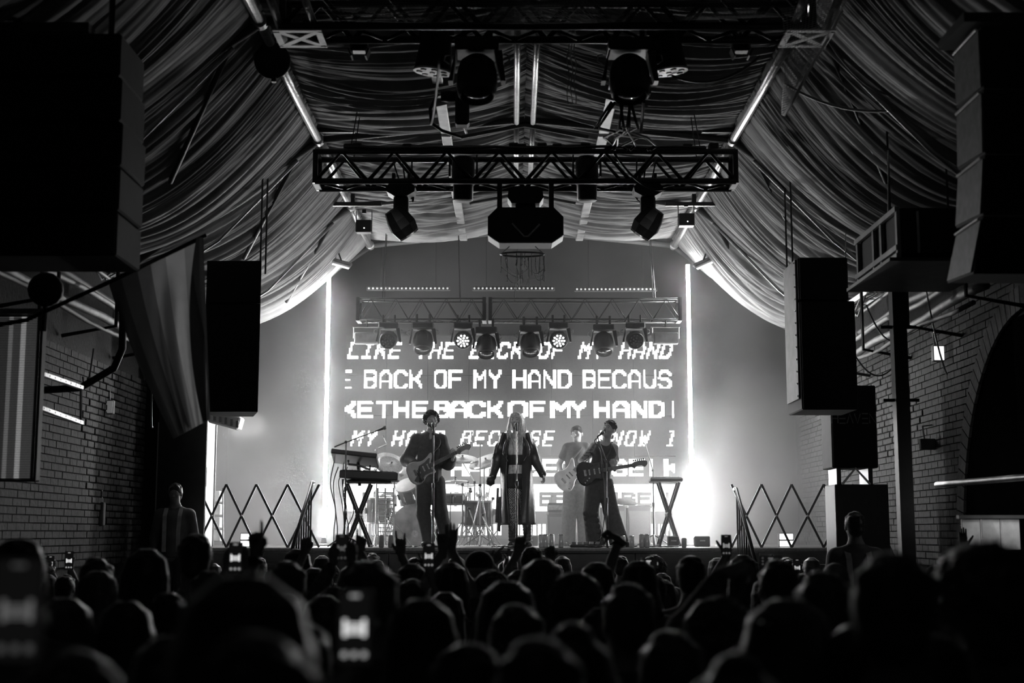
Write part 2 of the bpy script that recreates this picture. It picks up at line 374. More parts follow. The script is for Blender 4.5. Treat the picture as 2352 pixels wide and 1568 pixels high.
for j in range(nz):
    i = 0
    while i < nx:
        if lit[j, i]:
            e = i
            while e < nx and lit[j, e]: e += 1
            x0, x1, z0, z1 = gx[i]-pitch/2, gx[e-1]+pitch/2, gz[j]-pitch/2, gz[j]+pitch/2-.003
            q.add([(x0, Y_SCR-.002, z0), (x1, Y_SCR-.002, z0), (x1, Y_SCR-.002, z1), (x0, Y_SCR-.002, z1)], [[0, 1, 2, 3]]); i = e
        else: i += 1
o = q.build('lit_lettering', mat('led_lit', 1, emit=5), scr); o['label'] = 'white lit words LIKE THE BACK OF MY HAND BECAUSE I KNOW'
M().box(((pA.x+pB.x)/2, Y_SCR+.1, (ST+pB.z)/2), (W_, .3, pB.z-ST)).build('base', black, scr)
# ---------------------------------------------------------------- light tubes
tubem = mat('tube_glow', 1, emit=215)
for px0, px1, lb in ((757, 744, 'keyboard'), (1581, 1589, 'smoke-filled')):
    a = at(px0, 608, 19.6); xx = at((px0+px1)/2, 900, 19.6).x; b = Vector((xx, 19.6, ST+.12)); a.x = xx
    t = thing('light_tube', 'tall blazing white vertical light tube on the %s side of the stage' % lb, 'light', (xx, 19.6, ST), 'vertical light tubes')
    M().tube([b, a], .027, 10).build('tube', tubem, t)
    M().box((xx, 19.65, (a.z+b.z)/2), (.05, .03, a.z-b.z)).build('backing', dark, t)
    M().lathe([(.13, 0), (.13, .02), (.04, .04), (.03, .12)], (xx, 19.6, ST)).build('foot', black, t)
# ---------------------------------------------------------------- haze on stage
hz = M().box((0, 19.2, 4.2), (9.2, 5.6, 5.6)).build('haze', None, origin=(0, 19.2, 1.8)); tag(hz, 'white stage haze glowing around the tubes and band', 'haze', None, 'stuff')
hm = bpy.data.materials.new('haze'); hm.use_nodes = True; nt = hm.node_tree; nt.nodes.clear(); N = nt.nodes.new; Lk = nt.links.new
def math_(op, a, b=None):
    n = N('ShaderNodeMath'); n.operation = op
    for i, v in enumerate((a, b)):
        if v is None: continue
        if isinstance(v, (int, float)): n.inputs[i].default_value = v
        else: Lk(v, n.inputs[i])
    return n.outputs[0]
out = N('ShaderNodeOutputMaterial'); vs = N('ShaderNodeVolumeScatter'); tc = N('ShaderNodeTexCoord'); sx_ = N('ShaderNodeSeparateXYZ'); Lk(tc.outputs['Object'], sx_.inputs[0])
nz_ = N('ShaderNodeTexNoise'); nz_.inputs['Scale'].default_value = .55; nz_.inputs['Detail'].default_value = 2; Lk(tc.outputs['Object'], nz_.inputs['Vector'])
low = math_('POWER', 2.718, math_('MULTIPLY', sx_.outputs[2], -.75))           # settles toward the deck
smk = math_('MULTIPLY', math_('MAXIMUM', math_('SUBTRACT', 1.0, math_('ABSOLUTE', math_('MULTIPLY', math_('SUBTRACT', sx_.outputs[0], 2.7), .62))), 0), math_('POWER', 2.718, math_('MULTIPLY', sx_.outputs[2], -.55)))
sw = math_('MINIMUM', math_('MAXIMUM', math_('MULTIPLY', math_('SUBTRACT', nz_.outputs['Fac'], .32), 3.2), .2), .85)
fy = math_('MINIMUM', math_('MAXIMUM', math_('MULTIPLY', math_('ADD', sx_.outputs[1], 1.15), .9), .10), 1.0)      # hangs behind the singers
den = math_('MULTIPLY', fy, math_('MULTIPLY', math_('ADD', math_('ADD', .040, math_('MULTIPLY', low, .30)), math_('MULTIPLY', smk, .15)), sw))
Lk(den, vs.inputs['Density']); vs.inputs['Anisotropy'].default_value = .45; Lk(vs.outputs[0], out.inputs['Volume']); hz.data.materials.append(hm)
# ---------------------------------------------------------------- rigging
def truss(Y, x0, x1, zb, s, label, bays, r=.022, skip=None, m=blackm, name='lighting_truss'):
    t = thing(name, label, 'truss', ((x0+x1)/2, Y, zb))
    for y in (Y, Y+s):
        for z in (zb, zb+s): M().tube([(x0, y, z), (x1, y, z)], r, 8).build('chord', m, t, True)
    for x in (x0, x1)+((skip,) if skip else ()):
        q = M()
        for y in (Y, Y+s): q.box((x, y, zb+s/2), (.05, .03, s+.04))
        for z in (zb, zb+s): q.box((x, Y+s/2, z), (.05, s, .03))
        q.build('end_frame', m, t)
        M().box((x, Y+s/2, zb-.012), (.06, s+.02, .012)).build('end_plate', mat('plate_dull', .22, .6, .3), t)
    for x in (x0+.35, x1-.35):
        for y in (Y, Y+s): M().tube([(x, y, zb+s), ((x0+x1)/2+(x-(x0+x1)/2)*.9, Y+s/2, 7.12)], .006, 5).build('hanging_cable', m, t)
    L = (x1-x0)/bays
    for i in range(bays):
        a, mid, b = x0+i*L, x0+(i+.5)*L, x0+(i+1)*L
        for y in (Y, Y+s):
            M().tube([(a, y, zb), (mid, y, zb+s), (b, y, zb)], r*.68, 6).build('brace', m, t, True)
        M().tube([(a, Y, zb), (mid, Y+s, zb), (b, Y, zb)], r*.5, 6).build('brace', m, t, True)
    return t
tz = at(1200, 416, 13.5).z; tx0, tx1 = at(724, 400, 13.5).x, at(1690, 400, 13.5).x
mid_t = truss(13.5, tx0, tx1, tz, .31, 'black box truss hanging across the middle of the roof, with end plates', 8, .032)
uz = at(1200, 60, 10.2).z; ux0, ux1 = at(648, 60, 10.2).x, at(1868, 60, 10.2).x
up_t = truss(10.2, ux0, ux1, uz, .3, 'black box truss at the top edge of the view with X-pattern plates at its ends', 8, .033)
bz = at(1200, 733, 19.3).z
for a, b, lb in ((822, 1112, 'keyboard'), (1126, 1562, 'longer smoky')):
    truss(19.3, at(a, 715, 19.3).x, at(b, 715, 19.3).x, bz, .3, 'slim truss over the band, the section on the %s side' % lb, 5 if a < 900 else 7, .013, m=steel if a < 0 else blackm)
# bright X-pattern plates at the ends of the upper truss
for px in (690, 1852):                    # flat under the truss ends, catching the stage light
    c = at(px, 84, 10.35); c.z = uz-.045; t = thing('end_bracket', 'silver bracket plate with X cut-outs at the %s end of the upper truss' % ('flag-side' if px < 1000 else 'netted'), 'bracket', c)
    w_, h_ = .165, .165; q = M(); pl = mat('bracket_plate', .6, .6, .2)
    for z in (-h_, h_): q.box(c+Vector((0, z, 0)), (2*w_+.05, .05, .012))
    for x in (-w_, w_): q.box(c+Vector((x, 0, 0)), (.05, 2*h_, .012))
    for s_ in (-1, 1): q.box(c+Vector((0, 0, .001*s_)), (2.7*w_, .05, .012), Matrix.Rotation(s_*math.atan2(h_, w_), 3, 'Z'))
    q.build('cross_plate', pl, t)
    for x in (-w_*.8, w_*.8): M().tube([c+Vector((x, -.1, .03)), c+Vector((x-.13*(1 if px < 1000 else -1), -.7, .45))], .035, 8).build('foil_pipe', alu, t, True)
def moving_head(loc, s, aim, label, lit=0, dots=0, group=None, yoke=True, yaw=0):
    """loc: top of base (where it is clamped). s: body width"""
    loc = Vector(loc); t = thing('moving_head', label, 'stage light', loc, group)
    for k in (-1, 1): M().tube([loc+Vector((k*.3*s, 0, .42*s)), loc+Vector((k*.3*s, 0, -.02*s))], .06*s, 8).build('clamp', blackm, t)
    M().box(loc-Vector((0, 0, .16*s)), (s*1.0, s*.8, .30*s), bev=.05*s).build('base', black, t)
    piv = loc-Vector((0, 0, .86*s)); aim = Vector(aim).normalized(); Rm = frame(aim)
    for k in (-1, 1):
        M().hexa([piv+Vector((k*.60*s-.05*s, y*s*.16, -.12*s)) for y in (-1, 1)]+[piv+Vector((k*.60*s+.05*s, y*s*.16, -.12*s)) for y in (1, -1)],
                 [loc+Vector((k*.44*s-.05*s, y*s*.24, -.3*s)) for y in (-1, 1)]+[loc+Vector((k*.52*s+.05*s, y*s*.24, -.28*s)) for y in (1, -1)]).build('yoke_arm', black, t)
        a = piv+Vector((k*.62*s, -.1*s, .42*s))
        h = M().tube([a+Vector((0, 0, .1*s)), a+Vector((k*.1*s, -.04*s, .06*s)), a+Vector((k*.12*s, -.04*s, -.06*s)), a+Vector((0, 0, -.12*s))], .02*s, 6).build('handle', steel, t, True)
    body = M().lathe([(0, -.5*s), (.26*s, -.5*s), (.40*s, -.36*s), (.46*s, -.1*s), (.47*s, .2*s), (.43*s, .42*s), (.38*s, .5*s), (.36*s, .46*s)], piv, Rm, 20)
    hd = body.build('head', black, t, True)
    M().lathe([(.36*s, .44*s), (.36*s, .465*s), (0, .50*s if not dots else .465*s)], piv, Rm, 20).build('lens', mat('lens_glass', .03, .12, spec=.6), hd, True)
    M().box(piv+Rm@Vector((0, .38*s, -.05*s)), (.5*s, .05*s, .5*s), Rm, bev=.015*s).build('vent_cover', dark, hd)
    if dots:
        q = M()
        for rr, n in ((0, 1), (.14, 5), (.27, 10)):
            for i in range(n):
                an = 6.283*i/n; q.lathe([(.05*s, 0), (.04*s, .012), (0, .016)], piv+Rm@Vector((rr*s*math.cos(an), rr*s*math.sin(an), .47*s)), Rm, 8)
        q.build('led_cell', mat('led_cell_lit', 1, emit=14) if lit else mat('led_cell_off', .12, .2), hd)
    return t
# back truss fixtures
down = (0, -.55, -.84)
for px, s, kind, top, lb in ((893, .28, 'w', 742, 'unlit LED wash head at the keyboard end of the back truss'), (972, .31, 's', 742, 'dark spot head hung over the word LIKE'),
        (1064, .28, 'L', 742, 'lit LED wash head above the guitarist with the light guitar'), (1117, .31, 's', 752, 'lower-hung dark spot head just left of the truss joint line'),
        (1218, .31, 's', 748, 'lower-hung dark spot head above the blond singer'), (1283, .28, 'L', 742, 'lit LED wash head right of the singer'),
        (1386, .31, 's', 746, 'dark spot head hung over the word MY'), (1458, .28, 'w', 742, 'unlit LED wash head at the smoky end of the back truss')):
    p = at(px, top, 19.3)
    moving_head(p, s, (0, -.97, -.25) if kind != 's' else (0, -.45, -.9), lb, kind == 'L', kind != 's', 'moving heads on the back truss')
for px, lb in ((843, 'keyboard'), (1529, 'smoky')):
    c = at(px, 777, 19.4); t = thing('strobe_panel', 'pale rectangular strobe panel hung at the %s end of the back truss' % lb, 'stage light', c)
    M().box(c, (.36, .08, .17), bev=.012).build('housing', grey, t); M().box(c-Vector((0, .045, 0)), (.32, .012, .13)).build('face', mat('strobe_face', .6, .3), t)
    M().box(c+Vector((0, 0, .165)), (.42, .03, .015)).build('bracket', steel, t); M().tube([c+Vector((0, -.1, bz-c.z)), c+Vector((0, 0, .165))], .012, 6).build('drop_arm', blackm, t)
    for k in (-1, 1): M().tube([c+Vector((k*.19, 0, .165)), c+Vector((k*.19, 0, 0))], .008, 6).build('bracket_arm', steel, t)
for a, b, py, lb in ((848, 1028, 663, 'first from the keyboard side'), (1090, 1268, 663, 'middle of the row'), (1325, 1503, 665, 'last on the smoky side')):
    pa, pb = at(a, py, 20.3), at(b, py, 20.3); c = (pa+pb)/2; t = thing('led_batten', 'LED batten with tiny dots above the back truss, '+lb, 'stage light', c, 'LED battens')
    M().box(c, (pb.x-pa.x+.08, .08, .06), bev=.01).build('housing', black, t)
    for i in range(20):
        p = pa.lerp(pb, i/19); M().lathe([(.016, 0), (.012, .01), (0, .014)], p+Vector((0, -.042, 0)), frame((0, -1, 0)), 8).build('led_dot', mat('dot_glow', .3, emit=.4), t)
    for i in (.15, .85): M().tube([pa.lerp(pb, i)+Vector((0, 0, .03)), pa.lerp(pb, i)+Vector((0, 0, 7.12-pa.z))], .006, 5).build('hanger', blackm, t)
# middle truss fixtures
for px, sgn, lb in ((922, 1, 'moving head with diamond-shaped profile hung under the middle truss, keyboard side'), (1487, -1, 'moving head with diamond-shaped profile hung under the middle truss, exit-sign side')):
    loc = at(px, 424, 13.6); t = thing('moving_head', lb, 'stage light', loc, 'moving heads under the middle truss'); s = .27
    for k in (-1, 1): M().tube([loc+Vector((k*.08, 0, .12)), loc+Vector((k*.08, 0, -.05))], .02, 8).build('clamp', blackm, t)
    M().prism([(-.10, 0), (.10, 0), (.15, -.05), (.14, -.10), (.07, -.14), (-.07, -.14), (-.14, -.10), (-.15, -.05)], loc, (1, 0, 0), (0, 0, 1), .22).build('base', black, t)
    M().box(loc-Vector((0, 0, .26)), (.15, .14, .26), bev=.02).build('yoke_arm', black, t)
    Rm = frame((.55*sgn, .35, -.78)); pv = loc-Vector((0, 0, .40))
    hd = M().lathe([(0, -.16), (.09, -.16), (.13, -.05), (.145, .04), (.12, .13), (.10, .14)], pv, Rm, 8).build('head', black, t)
    M().lathe([(.115, .132), (.118, .15), (.10, .15), (.09, .142)], pv, Rm, 8).build('lens_ring', alu, hd); M().lathe([(.09, .14), (0, .15)], pv, Rm, 12).build('lens', mat('lens_glass', .03, .12), hd)
    for k in range(3): M().tube(catenary(loc+Vector((-.1+.1*k, .05, .3)), loc+Vector((.12*sgn, .08, -.1)), .12+.05*k), .008, 6).build('cable', rubber, t, True)
c = at(1207, 527, 13.4); t = thing('octagon_fixture', 'large black octagonal fixture with a chevron highlight under the middle truss', 'stage light', c)
sc_ = 3136/13.7
oc = [(-86, -20), (-60, -38), (60, -38), (86, -20), (86, 22), (64, 44), (-64, 44), (-86, 22)]
M().prism([(x/sc_, z/sc_) for x, z in oc], c, (1, 0, 0), (0, 0, 1), .30).build('housing', black, t)
q = M(); q.tube([c+Vector((-31/sc_, -.16, 6/sc_)), c+Vector((-4/sc_, -.165, -24/sc_)), c+Vector((6/sc_, -.165, -24/sc_)), c+Vector((32/sc_, -.16, 4/sc_))], .010, 6).build('chevron', alu, t)
q = M().tube([c+Vector((x/sc_, -.155, z/sc_)) for x, z in ((-86, -20), (-60, -38), (60, -38), (86, -20))], .006, 6).build('edge_trim', steel, t)
M().prism([(-.14, .0), (.14, 0), (.18, .06), (.17, .13), (.10, .17), (-.10, .17), (-.17, .13), (-.18, .06)], c+Vector((0, 0, .24)), (1, 0, 0), (0, 0, 1), .26).build('base', black, t)
M().box(c+Vector((0, 0, .2)), (.2, .16, .12)).build('yoke_arm', black, t)
for k in (-1, 1): M().box(c+Vector((k*.26, .02, .33)), (.05, .05, .32)).build('hanger', black, t)
c = at(1200, 584, 13.2); t = thing('hoop_chandelier', 'thin metal hoop with dangling strings of tiny bulbs under the octagonal fixture', 'chandelier', c)
rr = .215; M().tube([c+Vector((rr*math.cos(a), rr*.5*math.sin(a), 0)) for a in np.linspace(0, 6.283, 33)], .009, 6, False).build('hoop', steel, t, True)
r_ = random.Random(5); prev = None
for i in range(16):
    a = r_.uniform(0, 6.28); p = c+Vector((rr*math.cos(a), rr*.5*math.sin(a), 0)); L = r_.uniform(.12, .34)
    st = M().tube([p, p+Vector((r_.uniform(-.01, .01), 0, -L*.5)), p+Vector((r_.uniform(-.01, .01), 0, -L))], .003, 5)
    for j in range(5): st.lathe([(0, -.007), (.006, 0), (0, .007)], p+Vector((0, 0, -L*(j+1)/5)), None, 6)
    st.build('bulb_string', steel, t, True)
    if prev and i % 2: M().tube(catenary(prev, p+Vector((0, 0, -L*.7)), .08), .003, 5).build('bulb_string', steel, t, True)
    prev = p+Vector((0, 0, -L*.8))
for k in (-1, 1): M().tube([c+Vector((k*rr, 0, 0)), c+Vector((k*rr*.6, .1, .1))], .005, 5).build('hanger', steel, t)
for px in (1064, 1348):
    c = at(px, 405, 13.62); t = thing('par_can', 'squat black par can clamped inside the middle truss, %s of the octagonal fixture' % ('left' if px < 1200 else 'right'), 'stage light', c, 'par cans in the middle truss')
    M().lathe([(.09, .20), (.115, .17), (.12, -.02), (.105, -.04), (.10, -.25), (.085, -.26)], c, None, 16).build('body', black, t, True)
    M().lathe([(.085, -.24), (.08, -.255), (0, -.26)], c, None, 16).build('lens', mat('lens_glass', .03, .12), t, True)
    M().tube([c+Vector((-.14, 0, 0)), c+Vector((-.14, 0, .26)), c+Vector((.14, 0, .26)), c+Vector((.14, 0, 0))], .012, 6).build('yoke', black, t)
# clutter along the top of the middle truss: cable runs and clamps
t = thing('cable_run', 'thick black cables tied along the top of the middle truss', 'cable', (0, 13.5, tz+.33))
for k in range(5):
    r_ = random.Random(k); M().tube([(tx0+.3+i*(tx1-tx0-.6)/24, 13.46+.05*k, tz+.335+.02*(k % 3)+r_.uniform(-.008, .014)) for i in range(25)], .014, 6).build('cable', rubber, t, True)
for i, px in enumerate((800, 820, 935, 1180, 1198, 1245, 1280, 1345, 1580, 1640)):
    p = at(px, 338, 13.5); M().box((p.x, 13.55, tz+.36), (.10, .12, .07+.02*(i % 2)), bev=.012).build('clamp', black, t)
# loose cable loops on the middle truss, exit-sign side
t = thing('cable_bundle', 'looped black cables hanging from the upper truss to the middle truss', 'cable', at(1440, 300, 12.5))
for k in range(7):
    r_ = random.Random(k+50); a = at(1425+r_.uniform(-25, 25), 235, 12.0); b = at(1440+r_.uniform(-60, 60), 345, 13.4)
    M().tube([a, a+Vector((r_.uniform(-.2, .2), .3, -.15)), a.lerp(b, .5)+Vector((r_.uniform(-.25, .25), 0, -.1)), b+Vector((r_.uniform(-.1, .1), 0, .05)), b], .014, 6).build('cable', rubber, t, True)
for (a, b, sag, lb) in ((at(1410, 350, 13.4), at(1530, 435, 13.4), .12, 'thick black hose looping below the middle truss by the right-hand moving head'), (at(1545, 175, 10.6), at(1745, 130, 11.3), .12, 'long black cable slung from the netted truss end'),
        (at(1800, 190, 12.0), at(2060, 252, 11.0), .10, 'grey cable sagging across the right drapes'), (at(1850, 0, 11), at(2120, 200, 11), .35, 'dark cable curving down the upper right drapes'), (at(1010, 130, 10), at(990, 285, 12), .1, 'black cable beside the upper moving head')):
    o = M().tube(catenary(a, b, sag, 16), .012, 6).build('cable', rubber if 'black' in lb else grey, None, True, origin=a); tag(o, lb, 'cable')
# upper truss fixtures
for px, lb in ((1096, 'big black moving head hanging from the upper truss, left of the ridge'), (1445, 'big black moving head with steel handles hanging from the upper truss, right of the ridge')):
    moving_head(at(px, 96, 10.35), .345, (0, -.22, -.97), lb, group='big heads on the upper truss')
for px, sg, lb in ((1003, -1, 'left'), (1526, 1, 'right')):
    c = at(px, 85, 10.5); t = thing('multi_cell_par', 'black conical par light with pale perforated face, %s of the upper pair' % lb, 'stage light', c, 'cell par lights on the upper truss')
    ax = Vector((.12*sg, .10, -1)).normalized(); Rm = frame(ax)
    M().lathe([(.09, -.05), (.12, 0), (.15, .26), (.155, .28)], c, Rm, 20).build('body', black, t, True)
    M().lathe([(.155, .275), (.155, .29), (0, .292)], c, Rm, 20).build('face', mat('par_face', .85, .5), t)
    for i in range(8):
        a = i*6.283/7; rr = .105 if i < 7 else 0
        M().lathe([(.026, .29), (.022, .298), (0, .298)], c+Rm@Vector((rr*math.cos(a), rr*math.sin(a), 0)), Rm, 10).build('cell', black, t)
    M().box(c+Vector((0, 0, .03)), (.28, .05, .04)).build('clamp', black, t)
for px, lb in ((825, 'left'), (1702, 'right')):
    c = at(px, 108, 10.6); t = thing('shuttered_spot', 'small black spotlight with barn doors under the %s half of the upper truss' % lb, 'stage light', c)
    M().box(c, (.14, .12, .09), bev=.02).build('body', black, t)
    for k in (-1, 1): M().box(c+Vector((k*.07, 0, -.06)), (.012, .11, .07), Matrix.Rotation(k*.4, 3, 'Y')).build('barn_door', black, t)
    M().tube([c+Vector((0, 0, .04)), c+Vector((0, 0, .12))], .012, 6).build('stem', black, t)
for px, lb in ((1062, 'left'), (1478, 'right')):    # hoists between the trusses
    c = at(px, 250 if px < 1200 else 210, 12.3); t = thing('chain_hoist', 'black chain hoist and clamp cluster above the middle truss, %s of the ridge' % lb, 'hoist', c)
    M().box(c, (.13, .16, .34 if px < 1200 else .1), bev=.02).build('body', black, t)
    for k in (-1, 1): M().lathe([(0, -.07), (.05, -.07), (.06, 0), (.05, .07), (0, .07)], c+Vector((k*.10-.03, 0, .12)), frame((1, 0, 0)), 12).build('drum', black, t, True)
    M().tube([c+Vector((0, 0, .1)), c+Vector((0, 0, 1.2))], .010, 6).build('chain', blackm, t); M().tube([c+Vector((0, 0, -.1)), c+Vector((.02, .5, tz+.3-c.z))], .016, 6).build('chain', blackm, t)
    if px < 1200: M().tube([at(1005, 215, 12.2), at(988, 250, 12.2), at(990, 282, 12.3), at(1015, 300, 12.4), at(1060, 315, 12.5)], .016, 6).build('arm', blackm, t, True)
for px, lb in ((625, 'left'), (1927, 'right')):
    c = at(px, 140, 11.6); t = thing('round_lamp', 'round black lamp housing hung beside the %s roof pole' % lb, 'lamp', c, 'round black lamps beside the roof poles')
    Rm = frame((.25*(1 if px < 1000 else -1), -1, -.25)); M().lathe([(0, -.12), (.10, -.11), (.155, -.03), (.16, .04), (.145, .05), (0, .04)], c, Rm, 24).build('housing', black, t, True)
    M().box(c+Vector((0, .05, .2)), (.05, .03, .2)).build('bracket', black, t); M().box(c+Vector((.02, 0, -.17)), (.04, .04, .05)).build('clip', black, t)
# short black bars clamped to the long poles and the small boxes hung from them
for (a, b, py, Y, box) in ((725, 815, 300, 14.4, None), (1612, 1697, 300, 14.4, None), (745, 876, 469, 17.0, (836, 503)), (1528, 1660, 469, 17.0, (1576, 488))):
    pa, pb = at(a, py, Y), at(b, py, Y); side = 'flag' if a < 1000 else 'exit-sign'
    t = thing('clamp_bar', 'short black bar clamped under the %s-side roof pole, %s' % (side, 'nearer one' if Y < 15 else 'farther one over the stage mouth'), 'bar', (pa+pb)/2)
    M().box((pa+pb)/2, (pb.x-pa.x, .05, .05)).build('bar', black, t)
    M().box(((pa+pb)/2)+Vector((0, 0, .07)), (.05, .06, .12)).build('clamp', blackm, t)
    if box:
        c = at(box[0], box[1]+18, Y); k = thing('hung_box', 'small black control box hanging from the %s-side clamp bar' % side, 'box', c)
        M().box(c, (.20, .14, .16), bev=.01).build('body', black, k)
        for q_ in (-1, 1): M().box(c+Vector((q_*.10, 0, .12)), (.012, .02, .18)).build('strap', steel, k)
        M().lathe([(.010, 0), (0, .006)], c+Vector((.01, -.072, -.03)), frame((0, -1, 0)), 8).build('pilot_light', glow_s, k)
        M().box(c+Vector((0, 0, .2)), (.05, .04, .05)).build('clamp', black, k)
for X, lb in ((-.72, 'left'), (1.0, 'right')):
    t = thing('ceiling_beam', 'flat silver beam running under the centre drapes, %s of the ridge' % lb, 'beam', (X, 15, 6.3))
    for a, b in ((12.2, 14.4), (14.5, 17.3), (17.4, 19.9)): M().box((X, (a+b)/2, 6.27), (.11, b-a, .03), bev=.008).build('beam_section', mat('dull_silver', .35, .5, .6), t)
# floodlights on brackets above the tubes
for px, py, sg in ((786, 604, 1), (1614, 603, -1)):
    c = at(px, py, 18.9); t = thing('floodlight', 'slim floodlight on a bracket above the %s light tube' % ('left' if sg > 0 else 'right'), 'flood light', c, 'floodlights above the tubes')
    Rm = Matrix.Rotation(sg*(.28 if sg > 0 else .42), 3, 'Y')@Matrix.Rotation(.5, 3, 'X')
    M().box(c, (.27, .12, .05), Rm, bev=.012).build('housing', grey, t)
    M().box(c+Rm@Vector((0, -.04, -.028)), (.24, .10, .01), Rm).build('lamp_face', mat('flood_face', 1, emit=2.5 if sg else 1), t)
    M().tube([c, c+Vector((-sg*.06, .05, .16)), c+Vector((-sg*.09, .1, .26))], .012, 6).build('bracket', blackm, t)
    M().tube(catenary(c+Vector((-sg*.1, .1, .26)), c+Vector((-sg*.1, .02, .02)), .08), .005, 5).build('cable', rubber, t)
# debris netting: a hanging net at the right end of the upper truss and a bundle along its top
def net(name, corners, nu, nv, m, label, r=.0016, sag=0):
    a, b, c, d = [Vector(p) for p in corners]; t = thing(name, label, 'net', a); q = M(); rn = random.Random(3)
    P = lambda u, v: (a.lerp(b, u)).lerp(d.lerp(c, u), v)+Vector((.015*math.sin(9*u+5*v), .03*math.sin(7*v+3*u), -sag*math.sin(3.14*u)))
    for i in range(nu+1): q.tube([P((i/nu+j/nv*.12) % 1, j/nv) for j in range(nv+1) if not (j and int(i/nu+j/nv*.12) != int(i/nu+(j-1)/nv*.12))] or [a, b], r, 3, False)
    for j in range(nv+1): q.tube([P(i/nu, j/nv) for i in range(nu+1)], r, 3, False)
    o = q.build('mesh', m, t); o['kind'] = 'stuff'; return t
netm = mat('net_cord', .45, .6)
t = net('hanging_net', (at(1795, 20, 10.0), at(1965, -30, 10.0), at(1822, 235, 10.4), at(1800, 262, 10.4)), 20, 46, netm, 'pale debris net hanging in a point from the right end of the upper truss')
M().tube([at(1800, 266, 10.4)]+[at(1800+(i*26), 266-i*46+4*math.sin(i*2), 10.35) for i in range(1, 7)], .012, 5).build('hem_rope', netm, t, True)
net('truss_net', (at(735, -12, 9.9), at(1790, -12, 9.9), at(1790, 40, 10.0), at(735, 44, 10.0)), 120, 6, mat('net_dark', .15, .7), 'dark netting bunched over the upper truss', .002, .03)
t = thing('hanging_chain', 'faint metal chain dangling from the upper truss right of the ridge pole', 'chain', at(1310, 60, 10.5)); 
for k in range(3): M().tube([at(1305+8*k, 52, 10.5), at(1305+8*k, 80, 10.6)]+[at(1305+8*k+3*math.sin(i*1.3+k), 80+i*16, 10.6) for i in range(1, 11)], .004, 4).build('strand', steel, t)
for i, (x, y0, y1, Y) in enumerate(((1942, 420, 690, 14.5), (2040, 345, 520, 11.4))):
    o = M().tube([at(x, y0, Y), at(x, y1, Y)], .006, 5).build('hanging_wire', steel, None, origin=at(x, y0, Y)); tag(o, ('thin wire hanging beside the hung speaker on the right', 'thin wire holding up the boxed speaker on the right')[i], 'wire')
# ---------------------------------------------------------------- speakers
spk = mat('speaker_black', .018, .75); spks = mat('speaker_side', .06, .6)
def cab(parent, x0, x1, Y, z0, z1, depth, side=0, name='cabinet', mm=None):
    M().box(((x0+x1)/2, Y+depth/2, (z0+z1)/2), (x1-x0, depth, z1-z0-.006), bev=.012).build(name, mm or spk, parent)
    M().box(((x0+x1)/2, Y-.008, (z0+z1)/2), (x1-x0-.03, .014, z1-z0-.03)).build('grille', mat('grille', .012, .8, scale=400, bump=.6), parent)
for sd, xa, xb, y1, y2, seam, lb in ((-1, 476, 592, 598, 946, 697, 'tall black speaker stack hung behind the flag'), (1, 1832, 1972, 590, 941, 690, 'tall black speaker stack hung on the exit-sign side')):
    Y = 14.0; a, b = at(xa, y1, Y), at(xb, y2, Y); ms = at(xa, seam, Y).z
    t = thing('hung_speaker', lb, 'speaker', ((a.x+b.x)/2, Y, b.z))
    if sd > 0: cab(t, a.x, b.x-.06, Y, ms, a.z, .7); cab(t, a.x, b.x, Y, b.z, ms, .7)
    else:                                  # wedge-shaped cabinets, narrower at the back
        for z0, z1 in ((ms, a.z), (b.z, ms)):
            M().hexa([(a.x, Y, z0+.003), (b.x, Y, z0+.003), (b.x-.16, Y+.6, z0+.003), (a.x, Y+.6, z0+.003)], [(a.x, Y, z1-.003), (b.x, Y, z1-.003), (b.x-.16, Y+.6, z1-.003), (a.x, Y+.6, z1-.003)]).build('cabinet', spk, t)
            M().box(((a.x+b.x)/2, Y-.008, (z0+z1)/2), (b.x-a.x-.03, .014, z1-z0-.03)).build('grille', mat('grille', .012, .8, scale=400, bump=.6), t)
    xs = a.x-.012 if sd > 0 else b.x+.012
    if sd > 0: M().box((xs, Y+.35, (a.z+b.z)/2+.05), (.018, .6, a.z-b.z-.14)).build('rigging_plate', mat('rig_plate', .13, .6), t)
    else: xs = b.x-.05
    for i in range(12 if sd > 0 else 0): M().lathe([(.012, 0), (.009, .01), (0, .012)], (xs-sd*.010, Y+.08, b.z+.15+i*(a.z-b.z-.2)/11), frame((-sd, 0, 0)), 6).build('bolt', chrome, t)
    for k in (.2, .5): M().tube([(xs, Y+k, a.z-.05), (xs, Y+k, a.z+1.3)], .01, 6).build('hanger', blackm, t)
# big near arrays at both edges of the picture
Y = 8.2; a, b = at(-60, 72, Y), at(263, 580, Y); t = thing('line_array', 'huge black hung speaker array filling the upper left edge', 'speaker', ((a.x+b.x)/2, Y, b.z))
n = 5
for i in range(n): z0 = b.z+(a.z-b.z)*i/n; cab(t, a.x, b.x-.01*abs(i-2), Y+.02*(n-i), z0, z0+(a.z-b.z)/n, .55)
M().box((a.x+.1, Y+.3, a.z+.05), (1.2, .5, .06)).build('bumper_frame', black, t)
for k in (-.3, .3): M().tube([((a.x+b.x)/2+k, Y+.3, a.z), ((a.x+b.x)/2+k, Y+.3, a.z+1.2)], .02, 6).build('hanger', blackm, t)
t = thing('line_array', 'curved black hung speaker array at the upper right edge, grey side panels showing', 'speaker', at(2300, 570, 8.0))
zs = [5.02, 4.62, 4.22, 3.86, 3.54]; ys = [8.0, 8.0, 8.03, 8.12, 8.34]; x0 = at(2262, 250, 8.0).x
